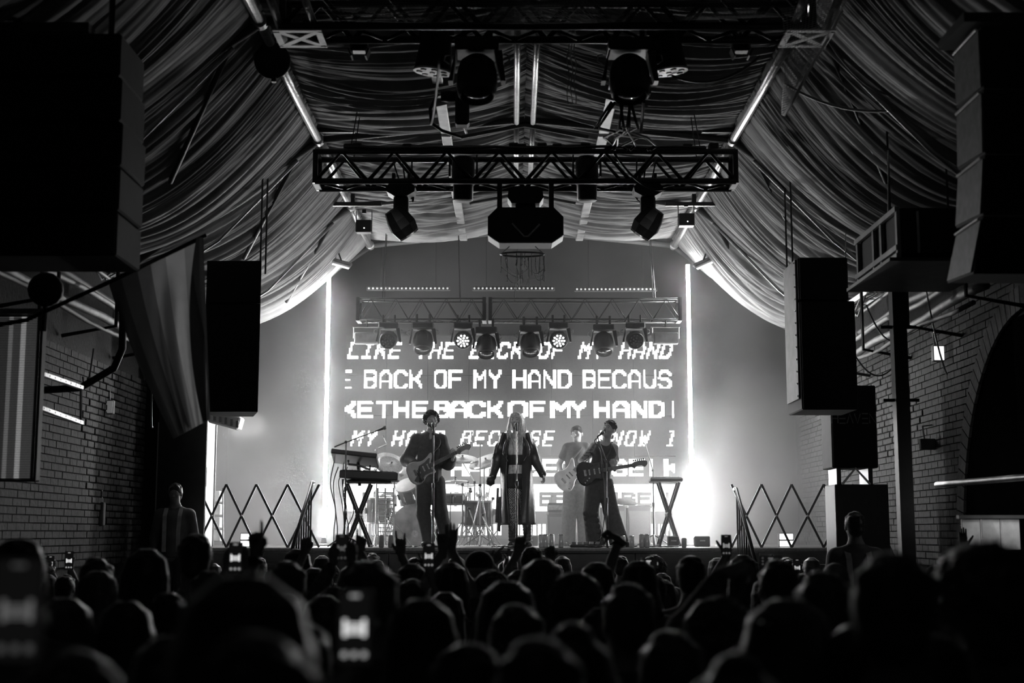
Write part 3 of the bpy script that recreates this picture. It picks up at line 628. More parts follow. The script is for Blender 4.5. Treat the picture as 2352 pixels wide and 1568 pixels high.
for i in range(4):
    q = M(); q.hexa([(x0, ys[i+1], zs[i+1]+.006), (x0+.95, ys[i+1], zs[i+1]+.006), (x0+.95, ys[i+1]+.5, zs[i+1]+.04), (x0, ys[i+1]+.5, zs[i+1]+.04)], [(x0, ys[i], zs[i]), (x0+.95, ys[i], zs[i]), (x0+.95, ys[i]+.5, zs[i]), (x0, ys[i]+.5, zs[i])])
    q.build('cabinet', spk, t)
    q = M(); q.hexa([(x0-.012, ys[i+1]+.02, zs[i+1]+.02), (x0, ys[i+1]+.02, zs[i+1]+.02), (x0, ys[i+1]+.48, zs[i+1]+.05), (x0-.012, ys[i+1]+.48, zs[i+1]+.05)], [(x0-.012, ys[i]+.02, zs[i]-.02), (x0, ys[i]+.02, zs[i]-.02), (x0, ys[i]+.48, zs[i]-.02), (x0-.012, ys[i]+.48, zs[i]-.02)])
    q.build('side_panel', mat('array_side', .16, .6, scale=20), t)
    M().tube([(x0-.02, ys[i]+.03, zs[i]-.01), (x0-.02, ys[i]+.47, zs[i]-.01)], .008, 6).build('hinge_bar', steel, t)
M().box((x0+.4, 8.25, 5.08), (1.0, .5, .06)).build('bumper_frame', black, t)
# boxed speaker on the hung platform, with timber-framed side
Y = 11.0; c0 = at(2056, 480, Y); zb_, zt_ = at(2056, 592, Y).z, at(2056, 474, Y).z; X = c0.x; dY = 1.35
t = thing('boxed_speaker', 'big black speaker box with an open framed side on a hung shelf at the right', 'speaker', (X+.4, Y, zb_))
cab(t, X+.04, X+.72, Y+.02, zb_+.03, zt_, dY-.05)
for y in (Y+.02, Y+.5, Y+.75, Y+dY-.05): M().box((X+.02, y, (zb_+zt_)/2), (.03, .05, zt_-zb_)).build('post', grey, t)
for z in (zb_+.02, zb_+.09, zt_-.02): M().box((X+.01, Y+dY/2, z), (.03, dY, .045)).build('side_rail', mat('rail_paint', .3, .5), t)
M().box((X+.4, Y+dY/2, zb_-.02), (.95, dY+.1, .03)).build('shelf', dark, t); M().box((X+.18, Y-.004, (zb_+zt_)/2), (.02, .012, zt_-zb_-.08)).build('edge_strip', steel, t)
for k in (.1, .6): M().tube([(X+k, Y+.5, zt_), (X+k, Y+.5, zt_+1.2)], .01, 6).build('hanger', blackm, t)
# speaker box with the venue's name on its stand
Y = 15.3; a, b = at(1906, 884, Y), at(2018, 1075, Y); t = thing('floor_speaker', 'black speaker on a stand lettered HEAVEN, under the hung stack at the right', 'speaker', ((a.x+b.x)/2, Y, b.z))
cab(t, a.x, b.x, Y, b.z, a.z, .5)
q = M(); lx0, lx1 = at(1908, 960, Y).x, at(2012, 960, Y).x; lz0, lz1 = at(1908, 972, Y).z, at(1908, 950, Y).z; lw = (lx1-lx0)/6
hv = {'H': [[(0, 0), (0, 6)], [(4, 0), (4, 6)], [(0, 3), (4, 3)]], 'E': [[(0, 6), (4, 6)], [(0, 3), (4, 3)], [(0, 0), (4, 0)]], 'A': [[(0, 0), (2, 6), (4, 0)]], 'V': [[(0, 6), (2, 0), (4, 6)]], 'N': [[(0, 0), (0, 6), (4, 0), (4, 6)]]}
for i, ch in enumerate('HEAVEN'):
    for pl in hv[ch]: q.tube([(lx0+lw*(i+.1+.8*p[0]/4), Y-.016, lz0+(lz1-lz0)*p[1]/6) for p in pl], .007, 4)
q.build('lettering', mat('letter_grey', .2, .6), t)
for k in (a.x+.08, b.x-.08): M().box((k, Y+.25, (b.z+at(0, 1112, Y).z)/2), (.05, .4, b.z-at(0, 1112, Y).z)).build('stand_leg', blackm, t)
zq = at(0, 1112, Y).z
M().tube([(a.x+.1, Y, zq), ((a.x+b.x)/2, Y, b.z), (b.x-.1, Y, zq)], .014, 6).build('stand_brace', steel, t)
M().box(((a.x+b.x)/2+.06, Y+.25, zq/2), (b.x-a.x+.08, .5, zq), bev=.01).build('plinth', black, t)
# ---------------------------------------------------------------- side walls and wings
o = thing('steel_column', 'black steel column in front of the right brick wall', 'column', (3.69, 12.9, 0))
a = at(2056, 672, 12.9); M().box((3.69, 12.9, 2.4), (.13, .13, 4.8)).build('shaft', black, o)
for z in (3.9, 3.2): M().box((3.69, 12.9, z), (.34, .03, .03)).build('crossbar', blackm, o)
M().box((3.69, 12.9, .02), (.3, .3, .04)).build('foot_plate', blackm, o)
for sx, pts in ((-1, 'left'), (1, 'right')):
    X = sx*4.3
    for k, (dz, r, dx) in enumerate(((0, .045, 0), (.16, .03, .05), (.28, .05, -.08), (.42, .02, .1), (-.14, .025, .12))):
        y0, y1 = (9.0, 19.3) if sx < 0 else (12.2, 19.6)
        pp = [(X-sx*dx, y0+(y1-y0)*i/12, 4.18+dz+.025*math.sin(i*1.3+k)) for i in range(13)]
        o = M().tube(pp, r, 8).build('wall_pipe', (mat('pipe_dull', .22, .6, .5), mat('pipe_dull', .22, .6, .5), dark, mat('pipe_dull', .22, .6, .5), dark)[k], None, True, origin=pp[0])
        tag(o, ('thick silver pipe', 'thin steel conduit', 'fat dark pipe', 'thinnest pale conduit', 'lowest grey conduit')[k]+' running along the top of the %s brick wall' % pts, 'pipe', 'pipes along the %s wall' % pts)
    t = thing('cable_tray', 'perforated cable tray with loose cables on the %s wall' % pts, 'cable tray', (X, 14, 4.75))
    for k in (-1, 1): M().box((X+k*.1-sx*.1, 14.5, 4.72), (.012, 8.4, .06)).build('side_rail', steel, t)
    for i in range(20): M().box((X-sx*.1, 10.5+i*.42, 4.70), (.2, .03, .01)).build('rung', steel, t)
    for k in range(4):
        rr = random.Random(k+9*sx); M().tube([(X-sx*.1+.05*k-.08, 10.4+i*.45, 4.72+rr.uniform(0, .05)-(.18 if i % 5 == 3 and k < 2 else 0)) for i in range(19)], .012, 6).build('cable', rubber if k % 2 else grey, t, True)
    for i in range(6):
        y = 10.2+i*1.8; b_ = M().tube([(sx*4.6, y, 3.95), (X-sx*.25, y, 4.05), (X-sx*.25, y, 4.8)], .02, 6).build('wall_bracket', blackm, None, origin=(sx*4.6, y, 3.95))
        tag(b_, 'black pipe bracket on the %s wall, ' % pts+('nearest the crowd', 'second from the crowd end', 'third from the crowd end', 'third from the stage', 'second from the stage', 'nearest the stage')[i], 'bracket', 'pipe brackets on the %s wall' % pts)
# left: lit video panel, its bracket, black flats, self-glowing door edge in the wing
Y = 10.0; a, b = at(-40, 722, Y), at(80, 1105, Y); t = thing('side_screen', 'tall side video panel with glowing vertical bands at the left edge', 'video screen', ((a.x+b.x)/2, Y, b.z))
M().box(((a.x+b.x)/2, Y+.06, (a.z+b.z)/2), (b.x-a.x, .1, a.z-b.z), bev=.01).build('housing', dark, t)
for u0, u1, e in ((-40, 14, .035), (14, 24, .16), (24, 42, .05), (42, 54, .32), (54, 78, .06)):
    xa, xb = at(u0, 900, Y).x, at(u1, 900, Y).x; M().box(((xa+xb)/2, Y-.004, (a.z+b.z)/2), (xb-xa, .008, a.z-b.z-.04)).build('lit_band', mat('side_led_%d' % int(e*1000), .3, emit=e), t)
q = M(); n = 95
for i in range(n): q.box(((a.x+b.x)/2, Y-.012, b.z+.02+(a.z-b.z-.04)*i/n), (b.x-a.x-.02, .008, .005))
o = q.build('louvre', black, t)
M().box(((a.x+b.x)/2, Y+.02, a.z+.02), (b.x-a.x+.02, .1, .04)).build('top_rail', steel, t)
for xx in (a.x+.05, b.x-.05): M().tube([(xx, Y+.06, a.z), (xx, Y+.1, 4.2)], .015, 6).build('hanger', blackm, t)
t = thing('screen_bracket', 'perforated steel bracket frame beside the side video panel', 'bracket', at(130, 910, 10.8))
for ya, yb in ((852, 890), (931, 971)):
    p, q_ = at(76, ya, 10.2), at(186, yb, 11.6); d_ = q_-p; L = d_.length
    M().box((p+q_)/2, (.045, .03, L), frame(d_)).build('rail', alu, t)
    for i in range(9): M().lathe([(.010, 0), (0, .003)], p.lerp(q_, (i+.5)/9)+Vector((.02, -.025, 0)), frame((.6, -1, 0)), 6).build('hole', black, t)
M().tube([at(186, 888, 11.6), at(186, 972, 11.6)], .012, 6).build('end_post', steel, t); M().box((-4.35, 11.6, at(0, 930, 11.6).z), (.6, .04, .03)).build('wall_arm', blackm, t)
for (xa, xb, ya, yb, Y, lb) in ((366, 470, 970, 1175, 16.98, 'black flat panel in the left wing behind the guard'), (180, 250, 590, 700, 12, None)):
    if not lb: continue
    a, b = at(xa, ya, Y), at(xb, yb, Y); t = thing('wing_flat', lb, 'panel', ((a.x+b.x)/2, Y, 0))
    M().box(((a.x+b.x)/2, Y, (a.z+.3)/2+.0), (b.x-a.x, .05, a.z+.3)).build('board', mat('flat_black', .02, .8), t)
    M().box((a.x, Y-.03, (a.z+b.z)/2), (.012, .02, a.z-b.z)).build('edge_strip', steel, t)
tag(M().box((-4.26, 17.08, 2.3), (.70, .05, 4.6)).build('wing_drape', mat('drape_black', .012, .9), origin=(-4.26, 17.08, 0)), 'black masking drape between the left brick pier and the stage wing', 'drape')
Y = 18.6; t = thing('lit_door_edge', 'white door edge in the left wing behind the flag, its light put in as glow', 'light', at(479, 1250, Y)); a, b = at(472, 962, Y), at(486, 1255, Y)
M().box(((a.x+b.x)/2, Y, (a.z+b.z)/2), (b.x-a.x, .03, a.z-b.z)).build('panel', mat('door_edge_glow', 1, emit=1.6), t)  # light falling on the door edge is put in as emission
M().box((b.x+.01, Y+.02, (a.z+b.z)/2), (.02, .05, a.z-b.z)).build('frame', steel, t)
t = thing('equipment_rack', 'pale equipment rack standing in the left wing behind the folding gate', 'rack', at(495, 1250, 18.9))
for i in range(4): M().box(at(495, 1140+i*30, 18.9), (.16+.02*(i % 2), .25, .15), bev=.01).build('unit', mat('rack_pale', .55, .5), t)
for k in (-1, 1): M().tube([at(495+k*17, 1120, 18.7), at(495+k*17, 1252, 18.7)], .010, 6).build('upright', steel, t)
t = thing('cage_gate', 'narrow wire-mesh panel in the left wing', 'mesh panel', at(463, 1250, 17.9)); q = M()
for i in range(9): q.tube([at(458+i*3.2*.5, 1140, 17.9), at(458+i*3.2*.5, 1255, 17.9)], .003, 4)
for i in range(34): q.tube([at(457, 1140+i*3.4, 17.9), at(472, 1143+i*3.4, 17.9)], .003, 4)
q.build('wire_mesh', steel, t); M().box(at(464, 1095, 17.85), (.12, .02, .25)).build('notice', mat('paper', .5, .7), t)
M().tube([at(456, 1080, 17.9), at(456, 1258, 17.9)], .012, 6).build('post', steel, t)
t = thing('ceiling_duct', 'pale ribbed duct end above the left wing', 'duct', at(520, 965, 18.5)); M().box(at(520, 965, 18.5), (.42, .3, .18), Matrix.Rotation(.25, 3, 'Y'), bev=.02).build('body', mat('duct', .4, .5, .3), t)
for i in range(5): M().box(at(493+i*13, 958+i*4.0, 18.3), (.035, .02, .09)).build('slot', black, t)
# wall fittings
def fitting(px, py, Y, w_, h_, m, name, label, cat, em=None):
    p = at(px, py, Y); Y *= (4.60-w_/2)/abs(p.x); p = at(px, py, Y); t = thing(name, label, cat, p); M().box(p, (w_, .08, h_), bev=.008).build('housing', m, t)
    if em: M().box(p-Vector((0, .045, 0)), (w_*.86, .01, h_*.86)).build('lit_face', em, t)
    M().tube([p+Vector((-.02, .03, h_/2)), p+Vector((-.03, .05, h_/2+.14)), p+Vector((.1*(1 if px > 1200 else -1), .06, h_/2+.16))], .010, 6).build('conduit', steel, t); return t
fitting(2154, 812, 14.2, .12, .17, grey, 'exit_sign', 'small glowing exit light box on the right brick wall', 'sign', mat('exit_glow', 1, emit=1.1))
fitting(254, 935, 14.6, .08, .16, grey, 'wall_lamp', 'small pale wall light on the left brick pier', 'lamp', mat('dim_glow', 1, emit=.10))
fitting(235, 1180, 14.4, .05, .26, grey, 'switch_box', 'narrow pale switch box low on the left brick pier', 'switch box')
fitting(1992, 958, 19.2, .12, .12, dark, 'junction_box', 'small dark junction box on the far right brickwork', 'box')
fitting(2130, 1020, 14.6, .16, .12, dark, 'wall_camera', 'dark dome fitting on the right brick wall', 'fitting')
for px, py, lb in ((563, 1240, 'left'), (1806, 1240, 'right')):
    p = at(px, py, 17.75); t = thing('footlight', 'bright two-part footlight on the %s end of the stage behind the folding gate' % lb, 'stage light', (p.x, 17.75, ST)); w_ = .11 if px < 1000 else .17
    M().box((p.x, 17.78, ST+.09), (w_+.02, .06, .18), bev=.006).build('housing', dark, t)
    for z in (.045, .135): M().box((p.x, 17.745, ST+z), (w_, .01, .07)).build('lamp_face', mat('foot_glow', 1, emit=3), t)
for k in range(5):
    a = (at(350, 800, 13), at(215, 800, 13.5), at(2100, 500, 13), at(1955, 800, 14.6), at(1990, 700, 14))[k]; b = (at(350, 980, 14), at(190, 865, 13.5), at(2175, 860, 14), at(2060, 830, 14.6), at(2080, 760, 14))[k]
    tag(M().tube(catenary(a, b, .22, 12), .009, 6).build('loose_cable', grey if k % 2 else steel, None, True, origin=a), ('pale cable drooping beside the flag', 'thin looped cable left of the wall light', 'cable hanging above the exit light', 'cable behind the hung speaker on the right', 'short cable by the steel column')[k], 'cable')
p = at(345, 700, 12.5); pts = [at(283, 690, 12.3), at(281, 800, 12.3), at(262, 845, 12.4), at(185, 890, 12.6), Vector((-4.64, 12.7, at(0, 900, 12.7).z))]
tag(M().tube(pts, .035, 8).build('bent_pipe', black, None, True, origin=pts[0]), 'bent black pipe between the flag and the side panel bracket', 'pipe')
# bar counter under the right arch
Y = 12.15; t = thing('bar_shutter', 'bright white shutter panels of the bar under the right arch', 'shutter', (4.3, Y, 1.3))
a, b = at(2206, 1192, Y), at(2345, 1262, Y)
for i in range(3): M().box((a.x+(i+.5)*(b.x-a.x)/3, Y, (a.z+b.z)/2), ((b.x-a.x)/3-.012, .03, a.z-b.z), bev=.004).build('panel', white, t)
M().box(((a.x+b.x)/2, Y-.02, a.z+.02), (b.x-a.x+.06, .08, .03)).build('head_rail', dark, t); M().box(((a.x+b.x)/2, Y, .85), (b.x-a.x+.06, .3, 1.7)).build('counter', black, t)
o = M().tube([at(2152, 1112, 12.9), at(2180, 1110, 12.6), at(2352, 1096, 11.2), at(2420, 1090, 10.8)], .028, 10).build('hand_rail', steel, None, True, origin=at(2152, 1112, 12.9)); tag(o, 'shiny steel rail in front of the right arch', 'rail')
lamp('SPOT', 'bar_spot', (4.1, 11.2, 2.7), (4.3, 12.1, 1.9), 6, spot_size=R(50), spot_blend=1)
# folding gates, stair rails
def gate(xs, Y, label):
    t = thing('folding_gate', label, 'gate', at(xs[0], 1255, Y), 'folding gates at the stage ends')
    for i in range(len(xs)-1):
        for (a, b, dy) in (((xs[i], 1112), (xs[i+1], 1256), 0), ((xs[i], 1256), (xs[i+1], 1112), .02)):
            p, q_ = at(*a, Y+dy), at(*b, Y+dy); p.z = max(p.z, ST) if a[1] < 1200 else ST; q_.z = q_.z if b[1] < 1200 else ST
            M().box((p+q_)/2, (.028, .014, (q_-p).length), frame(q_-p, (0, 1, 0))).build('lattice_bar', blackm, t)
    for i in range(len(xs)-1): M().lathe([(.014, 0), (.010, .014), (0, .016)], at((xs[i]+xs[i+1])/2, 1184, Y-.01), frame((0, -1, 0)), 8).build('rivet', steel, t)
    return t
gate((383, 452, 520, 589, 661, 733), 17.35, 'black folding lattice gate on the left end of the stage'); gate((1680, 1749, 1818, 1892, 1960), 17.35, 'black folding lattice gate on the right end of the stage')
def stair_rail(X, y0, z0, y1, z1, label, sgn, m=blackm):
    t = thing('stair_rail', label, 'railing', (X, y0, 0))
    M().tube([(X, y0+.12, z0), (X, y0, z0), (X, y1, z1), (X, y1, z1-.35)], .024, 8).build('handrail', m, t, True)
    for i in range(8):
        f = (i+.3)/8; y = y0+(y1-y0)*f; z = z0+(z1-z0)*f; M().tube([(X, y, z), (X, y, max(0, z-1.0))], .011, 6).build('baluster', m, t)
    for i in range(8):
        y = y0+(y1-y0)*(i+.5)/8; h = max(.15, ST-ST*(i+1)/9); s_ = M().box((X+sgn*.45, y, h-.02), (.85, (y0-y1)/8, .04)).build('tread', dark, t)
    M().box((X+sgn*.45, (y0+y1)/2, .35), (.8, y0-y1-.1, .7)).build('stringer', black, t)
stair_rail(-2.50, 17.15, at(0, 1108, 17.15).z, 15.7, at(0, 1262, 15.7).z, 'black stair railing at the left end of the stage front', -1)
stair_rail(2.80, 17.15, at(0, 1122, 17.15).z, 15.9, at(0, 1290, 15.9).z, 'black stair railing at the right end of the stage front', 1)
stair_rail(4.30, 16.9, at(0, 1118, 16.9).z, 15.5, at(0, 1290, 15.5).z, 'farther stair railing against the right wall, thin bright balusters', -1, steel)
# flag on its pole
Y = 9.6; t = thing('striped_flag', 'hanging striped flag with pale middle bands on a slanted pole at the left', 'flag', at(250, 650, Y))
tp0, tp1, bt0, bt1 = (250, 652), (467, 545), (398, 1008), (483, 962)
cuts = [0, .13, .30, .44, .60, .80, 1.0]; shades = [.03, .055, .16, .36, .62, .42]
flag_m = [mat('flag_cloth_%d' % i, c, .8, trans=.45, var=.06) for i, c in enumerate(shades)]
nu, nv = 10, 40
for k in range(6):
    V = []; Fc = []
    for j in range(nv+1):
        v = j/nv
        for i in range(nu+1):
            u = cuts[k]+(cuts[k+1]-cuts[k])*i/nu; uu = u+.10*math.sin(math.pi*v)*(1-u)*(-.2)
            tx, ty = tp0[0]+(tp1[0]-tp0[0])*uu, tp0[1]+(tp1[1]-tp0[1])*uu; bx, by = bt0[0]+(bt1[0]-bt0[0])*u, bt0[1]+(bt1[1]-bt0[1])*u
            x = tx+(bx-tx)*v; y = ty+(by-ty)*v
            dy = .10*math.sin(u*9+v*2.2)*min(1, v*3+.1)+.05*math.sin(u*21+v*4)*min(1, v*2)
            V.append(at(x-6*math.sin(v*3.14), y, Y+dy))
    for j in range(nv):
        for i in range(nu): a_ = j*(nu+1)+i; Fc.append([a_, a_+1, a_+nu+2, a_+nu+1])
    o = mesh('stripe', V, Fc, flag_m[k], t, True); o['label'] = ('black', 'charcoal', 'dark grey', 'mid grey', 'palest', 'light grey')[k]+' stripe'
V = []; Fc = []
for j in range(nv+1):
    v = j/nv
    for i in range(5): x = 467+16*v; V.append(at(x-(i/4)*(16+46*v*(1-v)*2), 545+417*v+3*i*v, Y-.12-.02*math.sin(i+v*5)))
for j in range(nv):
    for i in range(4): a_ = j*5+i; Fc.append([a_, a_+1, a_+6, a_+5])
o = mesh('fold', V, Fc, flag_m[1], t, True); o['label'] = 'black folded edge'
M().tube([(-4.64, Y, 3.25), at(60, 735, Y), at(250, 648, Y-.01), at(474, 540, Y-.01)], .016, 8).build('flag_pole', blackm, t, True)
t = thing('pole_mount', 'dark round lamp housing where the flag pole is fixed on the left wall', 'lamp', at(105, 665, 10)); M().lathe([(0, -.1), (.09, -.1), (.13, 0), (.12, .1), (0, .1)], at(105, 665, 10), frame((.3, -1, -.2)), 16).build('housing', black, t, True)
M().tube([at(105, 690, 10), at(100, 760, 10)], .02, 6).build('bracket', black, t)
# ---------------------------------------------------------------- continuous bodies: distance field -> one surface
def V3(p): return np.array(p, dtype=np.float32)
def rot_cols(right, fw, up): return np.array([right, fw, up], dtype=np.float32).T
def sdf(prims, res, pad=.05):
    lo = np.full(3, 1e9); hi = np.full(3, -1e9); bb = []
    for p in prims:
        if p[0] == 'c': a, b, ra, rb = p[1:5]; l = np.minimum(V3(a)-ra, V3(b)-rb); h = np.maximum(V3(a)+ra, V3(b)+rb)
        elif p[0] == 'e': m_ = max(p[2]); l = V3(p[1])-m_; h = V3(p[1])+m_
        else: l = h = None
        bb.append((l, h))
        if l is not None and p[-1] >= 0: lo = np.minimum(lo, l); hi = np.maximum(hi, h)
    lo -= 3*res; hi += 3*res; n = np.ceil((hi-lo)/res).astype(int)+1
    ax = [lo[i]+np.arange(n[i])*res for i in range(3)]
    f = np.full(n, .12, np.float32)
    for p, (l, h) in zip(prims, bb):
        if p[0] == 'p':                    # cut away what lies beyond the plane
            q, nn = V3(p[1]), V3(p[2]); d = (ax[0][:, None, None]-q[0])*nn[0]+(ax[1][None, :, None]-q[1])*nn[1]+(ax[2][None, None, :]-q[2])*nn[2]
            f = np.maximum(f, d.astype(np.float32)); continue
        k = abs(p[-1]); pd = pad+k
        i0 = np.clip(((l-pd-lo)/res).astype(int), 0, n-1); i1 = np.clip(np.ceil((h+pd-lo)/res).astype(int)+1, 1, n)
        if (i1 <= i0).any(): continue
        sl = tuple(slice(a, b) for a, b in zip(i0, i1))
        x = ax[0][sl[0]][:, None, None].astype(np.float32); y = ax[1][sl[1]][None, :, None].astype(np.float32); z = ax[2][sl[2]][None, None, :].astype(np.float32)
        if p[0] == 'c':
            a, b, ra, rb = V3(p[1]), V3(p[2]), p[3], p[4]; ba = b-a; l2 = float(ba@ba)+1e-12
            px, py, pz = x-a[0], y-a[1], z-a[2]; h_ = np.clip((px*ba[0]+py*ba[1]+pz*ba[2])/l2, 0, 1)
            d = np.sqrt((px-ba[0]*h_)**2+(py-ba[1]*h_)**2+(pz-ba[2]*h_)**2)-(ra+(rb-ra)*h_)
        else:
            c, r, Q = V3(p[1]), V3(p[2]), (p[3] if p[3] is not None else np.eye(3, dtype=np.float32))
            px, py, pz = x-c[0], y-c[1], z-c[2]
            u = [(px*Q[0, i]+py*Q[1, i]+pz*Q[2, i]) for i in range(3)]
            k0 = np.sqrt(sum((u[i]/r[i])**2 for i in range(3))); k1 = np.sqrt(sum((u[i]/r[i]**2)**2 for i in range(3)))+1e-6; d = k0*(k0-1)/k1
        g = f[sl]
        if p[-1] < 0:
            kk = k; d = -d; h_ = np.clip(.5-.5*(g-d)/kk, 0, 1); f[sl] = g*(1-h_)+d*h_+kk*h_*(1-h_)
        else:
            kk = k+1e-5; h_ = np.clip(.5+.5*(g-d)/kk, 0, 1); f[sl] = g*(1-h_)+d*h_-kk*h_*(1-h_)
    return nets(f, lo, res)
def nets(f, lo, res):
    s = f < 0; n = np.array(f.shape)
    c = np.zeros(n-1, np.int8)
    for dx in (0, 1):
        for dy in (0, 1):
            for dz in (0, 1): c += s[dx:n[0]-1+dx, dy:n[1]-1+dy, dz:n[2]-1+dz]
    m = (c > 0) & (c < 8); I = np.argwhere(m); idx = np.full(m.shape, -1, np.int64); idx[m] = np.arange(len(I))
    acc = np.zeros((len(I), 3)); cnt = np.zeros(len(I)); C = [np.array(q) for q in np.ndindex(2, 2, 2)]
    fv = {tuple(q): f[I[:, 0]+q[0], I[:, 1]+q[1], I[:, 2]+q[2]] for q in C}
    for q in C:
        for a in range(3):
            if q[a] == 0:
                e = q.copy(); e[a] = 1; A, B = fv[tuple(q)], fv[tuple(e)]; cr = (A < 0) != (B < 0); t = np.where(cr, A/(A-B+1e-12), 0)
                pt = np.tile(q.astype(float), (len(I), 1)); pt[:, a] += t; acc[cr] += pt[cr]; cnt[cr] += 1
    V = lo+(I+acc/cnt[:, None])*res; Fc = []
    for a in range(3):
        b, d = (a+1) % 3, (a+2) % 3
        s0 = np.take(s, range(n[a]-1), a); s1 = np.take(s, range(1, n[a]), a); E = np.argwhere(s0 != s1)
        E = E[(E[:, b] > 0) & (E[:, d] > 0) & (E[:, b] < n[b]-1) & (E[:, d] < n[d]-1)]
        def g(ob, od): q = E.copy(); q[:, b] += ob; q[:, d] += od; return idx[q[:, 0], q[:, 1], q[:, 2]]
        Q = np.stack([g(-1, -1), g(0, -1), g(0, 0), g(-1, 0)], 1); fl = ~s[E[:, 0], E[:, 1], E[:, 2]]; Q[fl] = Q[fl][:, ::-1]; Fc.append(Q)
    return V, np.concatenate(Fc)
def join(*ms):
    V = []; Fc = []; n = 0
    for v, f_ in ms: V.append(v); Fc.append(f_+n); n += len(v)
    return np.concatenate(V), np.concatenate(Fc)
def mesh_np(name, vf, m, parent=None, origin=None):
    V, Fc = vf; base = wloc(parent) if parent else Vector((0, 0, 0)); og = Vector(origin) if origin is not None else base
    V = np.ascontiguousarray(V-np.array(og), dtype=np.float32)
    me = bpy.data.meshes.new(name); me.vertices.add(len(V)); me.vertices.foreach_set('co', V.ravel())
    me.loops.add(Fc.size); me.loops.foreach_set('vertex_index', Fc.astype(np.int32).ravel()); me.polygons.add(len(Fc))
    me.polygons.foreach_set('loop_start', np.arange(0, Fc.size, 4, dtype=np.int32)); me.update(calc_edges=True); me.validate()
    o = link(name, me, m, parent, True); o.location = og-base; return o
C_ = lambda a, b, ra, rb=None, k=.02: ('c', a, b, ra, rb if rb is not None else ra, k)
E_ = lambda c, r, Q=None, k=.02: ('e', c, r, Q, k)
class Head:
    def __init__(s, c, up=(0, 0, 1), fw=(0, -1, 0), sc=1.0):
        s.c = Vector(c); s.u = Vector(up).normalized(); f_ = Vector(fw); s.f = (f_-s.u*f_.dot(s.u)).normalized(); s.r = s.f.cross(s.u); s.s = sc
        s.Q = rot_cols(s.r, s.f, s.u)
    def p(s, x, y, z): return s.c+(s.r*x+s.f*y+s.u*z)*s.s
    def e(s, x, y, z, rx, ry, rz, k=.015): return ('e', s.p(x, y, z), (rx*s.s, ry*s.s, rz*s.s), s.Q, k)
    def prims(s, open_=0):
        P = [s.e(0, -.012, .025, .075, .094, .085), s.e(0, .022, -.03, .058, .066, .085, .03), s.e(0, .045, -.088-.012*open_, .034, .036, .026, .02),
             ('c', s.p(0, .080, .005), s.p(0, .104, -.028), .007*s.s, .012*s.s, .008), ('c', s.p(-.034, .076, .020), s.p(.034, .076, .020), .011*s.s, .011*s.s, .012),
             s.e(-.042, .062, -.025, .02, .02, .02), s.e(.042, .062, -.025, .02, .02, .02), s.e(0, .082, -.060, .024, .012, .010, .008)]
        for k in (-1, 1): P += [s.e(k*.032, .096, .003, .017, .016, .012, -.010), ('c', s.p(k*.020, .077, .0105), s.p(k*.045, .073, .009), .0058*s.s, .0052*s.s, .004), ('c', s.p(k*.021, .077, -.0075), s.p(k*.044, .072, -.006), .0048*s.s, .0045*s.s, .004), s.e(k*.009, .094, -.030, .008, .009, .006, .005), s.e(k*.078, -.005, -.005, .009, .020, .031, .008)]
        return P
    def features(s, parent, open_=0):
        for k in (-1, 1):
            q = M(); c = s.p(k*.032, .0715, .001); Rm = Matrix((s.r, s.u, s.f)).transposed()
            q.lathe([(0, -.01), (.011*s.s, 0), (.008*s.s, .007), (0, .010)], c, Rm, 10); e = q.build('eye', eyew, parent, True)
            M().lathe([(.006*s.s, .008), (0, .0115)], c, Rm, 8).build('iris', eyeb, e)
            M().tube([s.p(k*.015, .0885, .027), s.p(k*.031, .0875, .031), s.p(k*.050, .073, .025)], [.0032*s.s, .0038*s.s, .0018*s.s], 5).build('eyebrow', hair_b, parent, True)
        mesh_np('lips', sdf([s.e(0, .090, -.058, .021, .008, .006+.008*open_, .004), s.e(0, .093, -.058, .013, .012, .003+.008*open_, -.003)], .0025*s.s, .02), lip, parent)
def hand(wr, d, nrm, side, curls, sc=1.0, spread=.10, thumb=.7):
    """wrist, direction of the palm, direction the palm faces, thumb side sign, curl per finger"""
    wr = Vector(wr); d = Vector(d).normalized(); nrm = Vector(nrm); nrm = (nrm-d*nrm.dot(d)).normalized(); r = d.cross(nrm)*side; P = []
    kn = [(-.027, .086, .072), (-.009, .091, .080), (.010, .088, .074), (.028, .079, .058)]     # across, along, length (index..little)
    for i, (x, y, L) in enumerate(kn):
        b = wr+(r*(-x*.6)+d*.01)*sc; k_ = wr+(r*(-x)+d*y)*sc; P.append(C_(b, k_, .015*sc, .0115*sc, .012))
        dd = (d+r*(-x*spread*40/4)).normalized(); cur = curls[i+1]; p = k_; a = 0; rr = .0095*sc
        for j, fr in enumerate((.44, .31, .25)):
            a += cur*(1, 1.15, .8)[j]; q = p+(dd*math.cos(a)+nrm*math.sin(a))*L*fr*sc; P.append(C_(p, q, rr, rr*.9, .003)); p = q; rr *= .9
    b = wr+(r*.022+d*.022+nrm*.006)*sc; t1 = b+((r*math.sin(thumb)+d*math.cos(thumb))*.036+nrm*.010)*sc; P.append(C_(b, t1, .014*sc, .011*sc, .010))
    a = thumb-.5*curls[0]; dv = (r*math.sin(a)+d*math.cos(a)); t2 = t1+(dv*math.cos(curls[0])+nrm*math.sin(curls[0]))*.032*sc; t3 = t2+(dv*math.cos(curls[0]*1.6)+nrm*math.sin(curls[0]*1.6))*.026*sc
    P += [C_(t1, t2, .0108*sc, .0098*sc, .004), C_(t2, t3, .0098*sc, .008*sc, .004), C_(wr-d*.035*sc, wr+d*.015*sc, .021*sc, .020*sc, .02)]
    return P
def mapr(sg): return [(p[0],)+tuple(p[1:]) for p in sg]
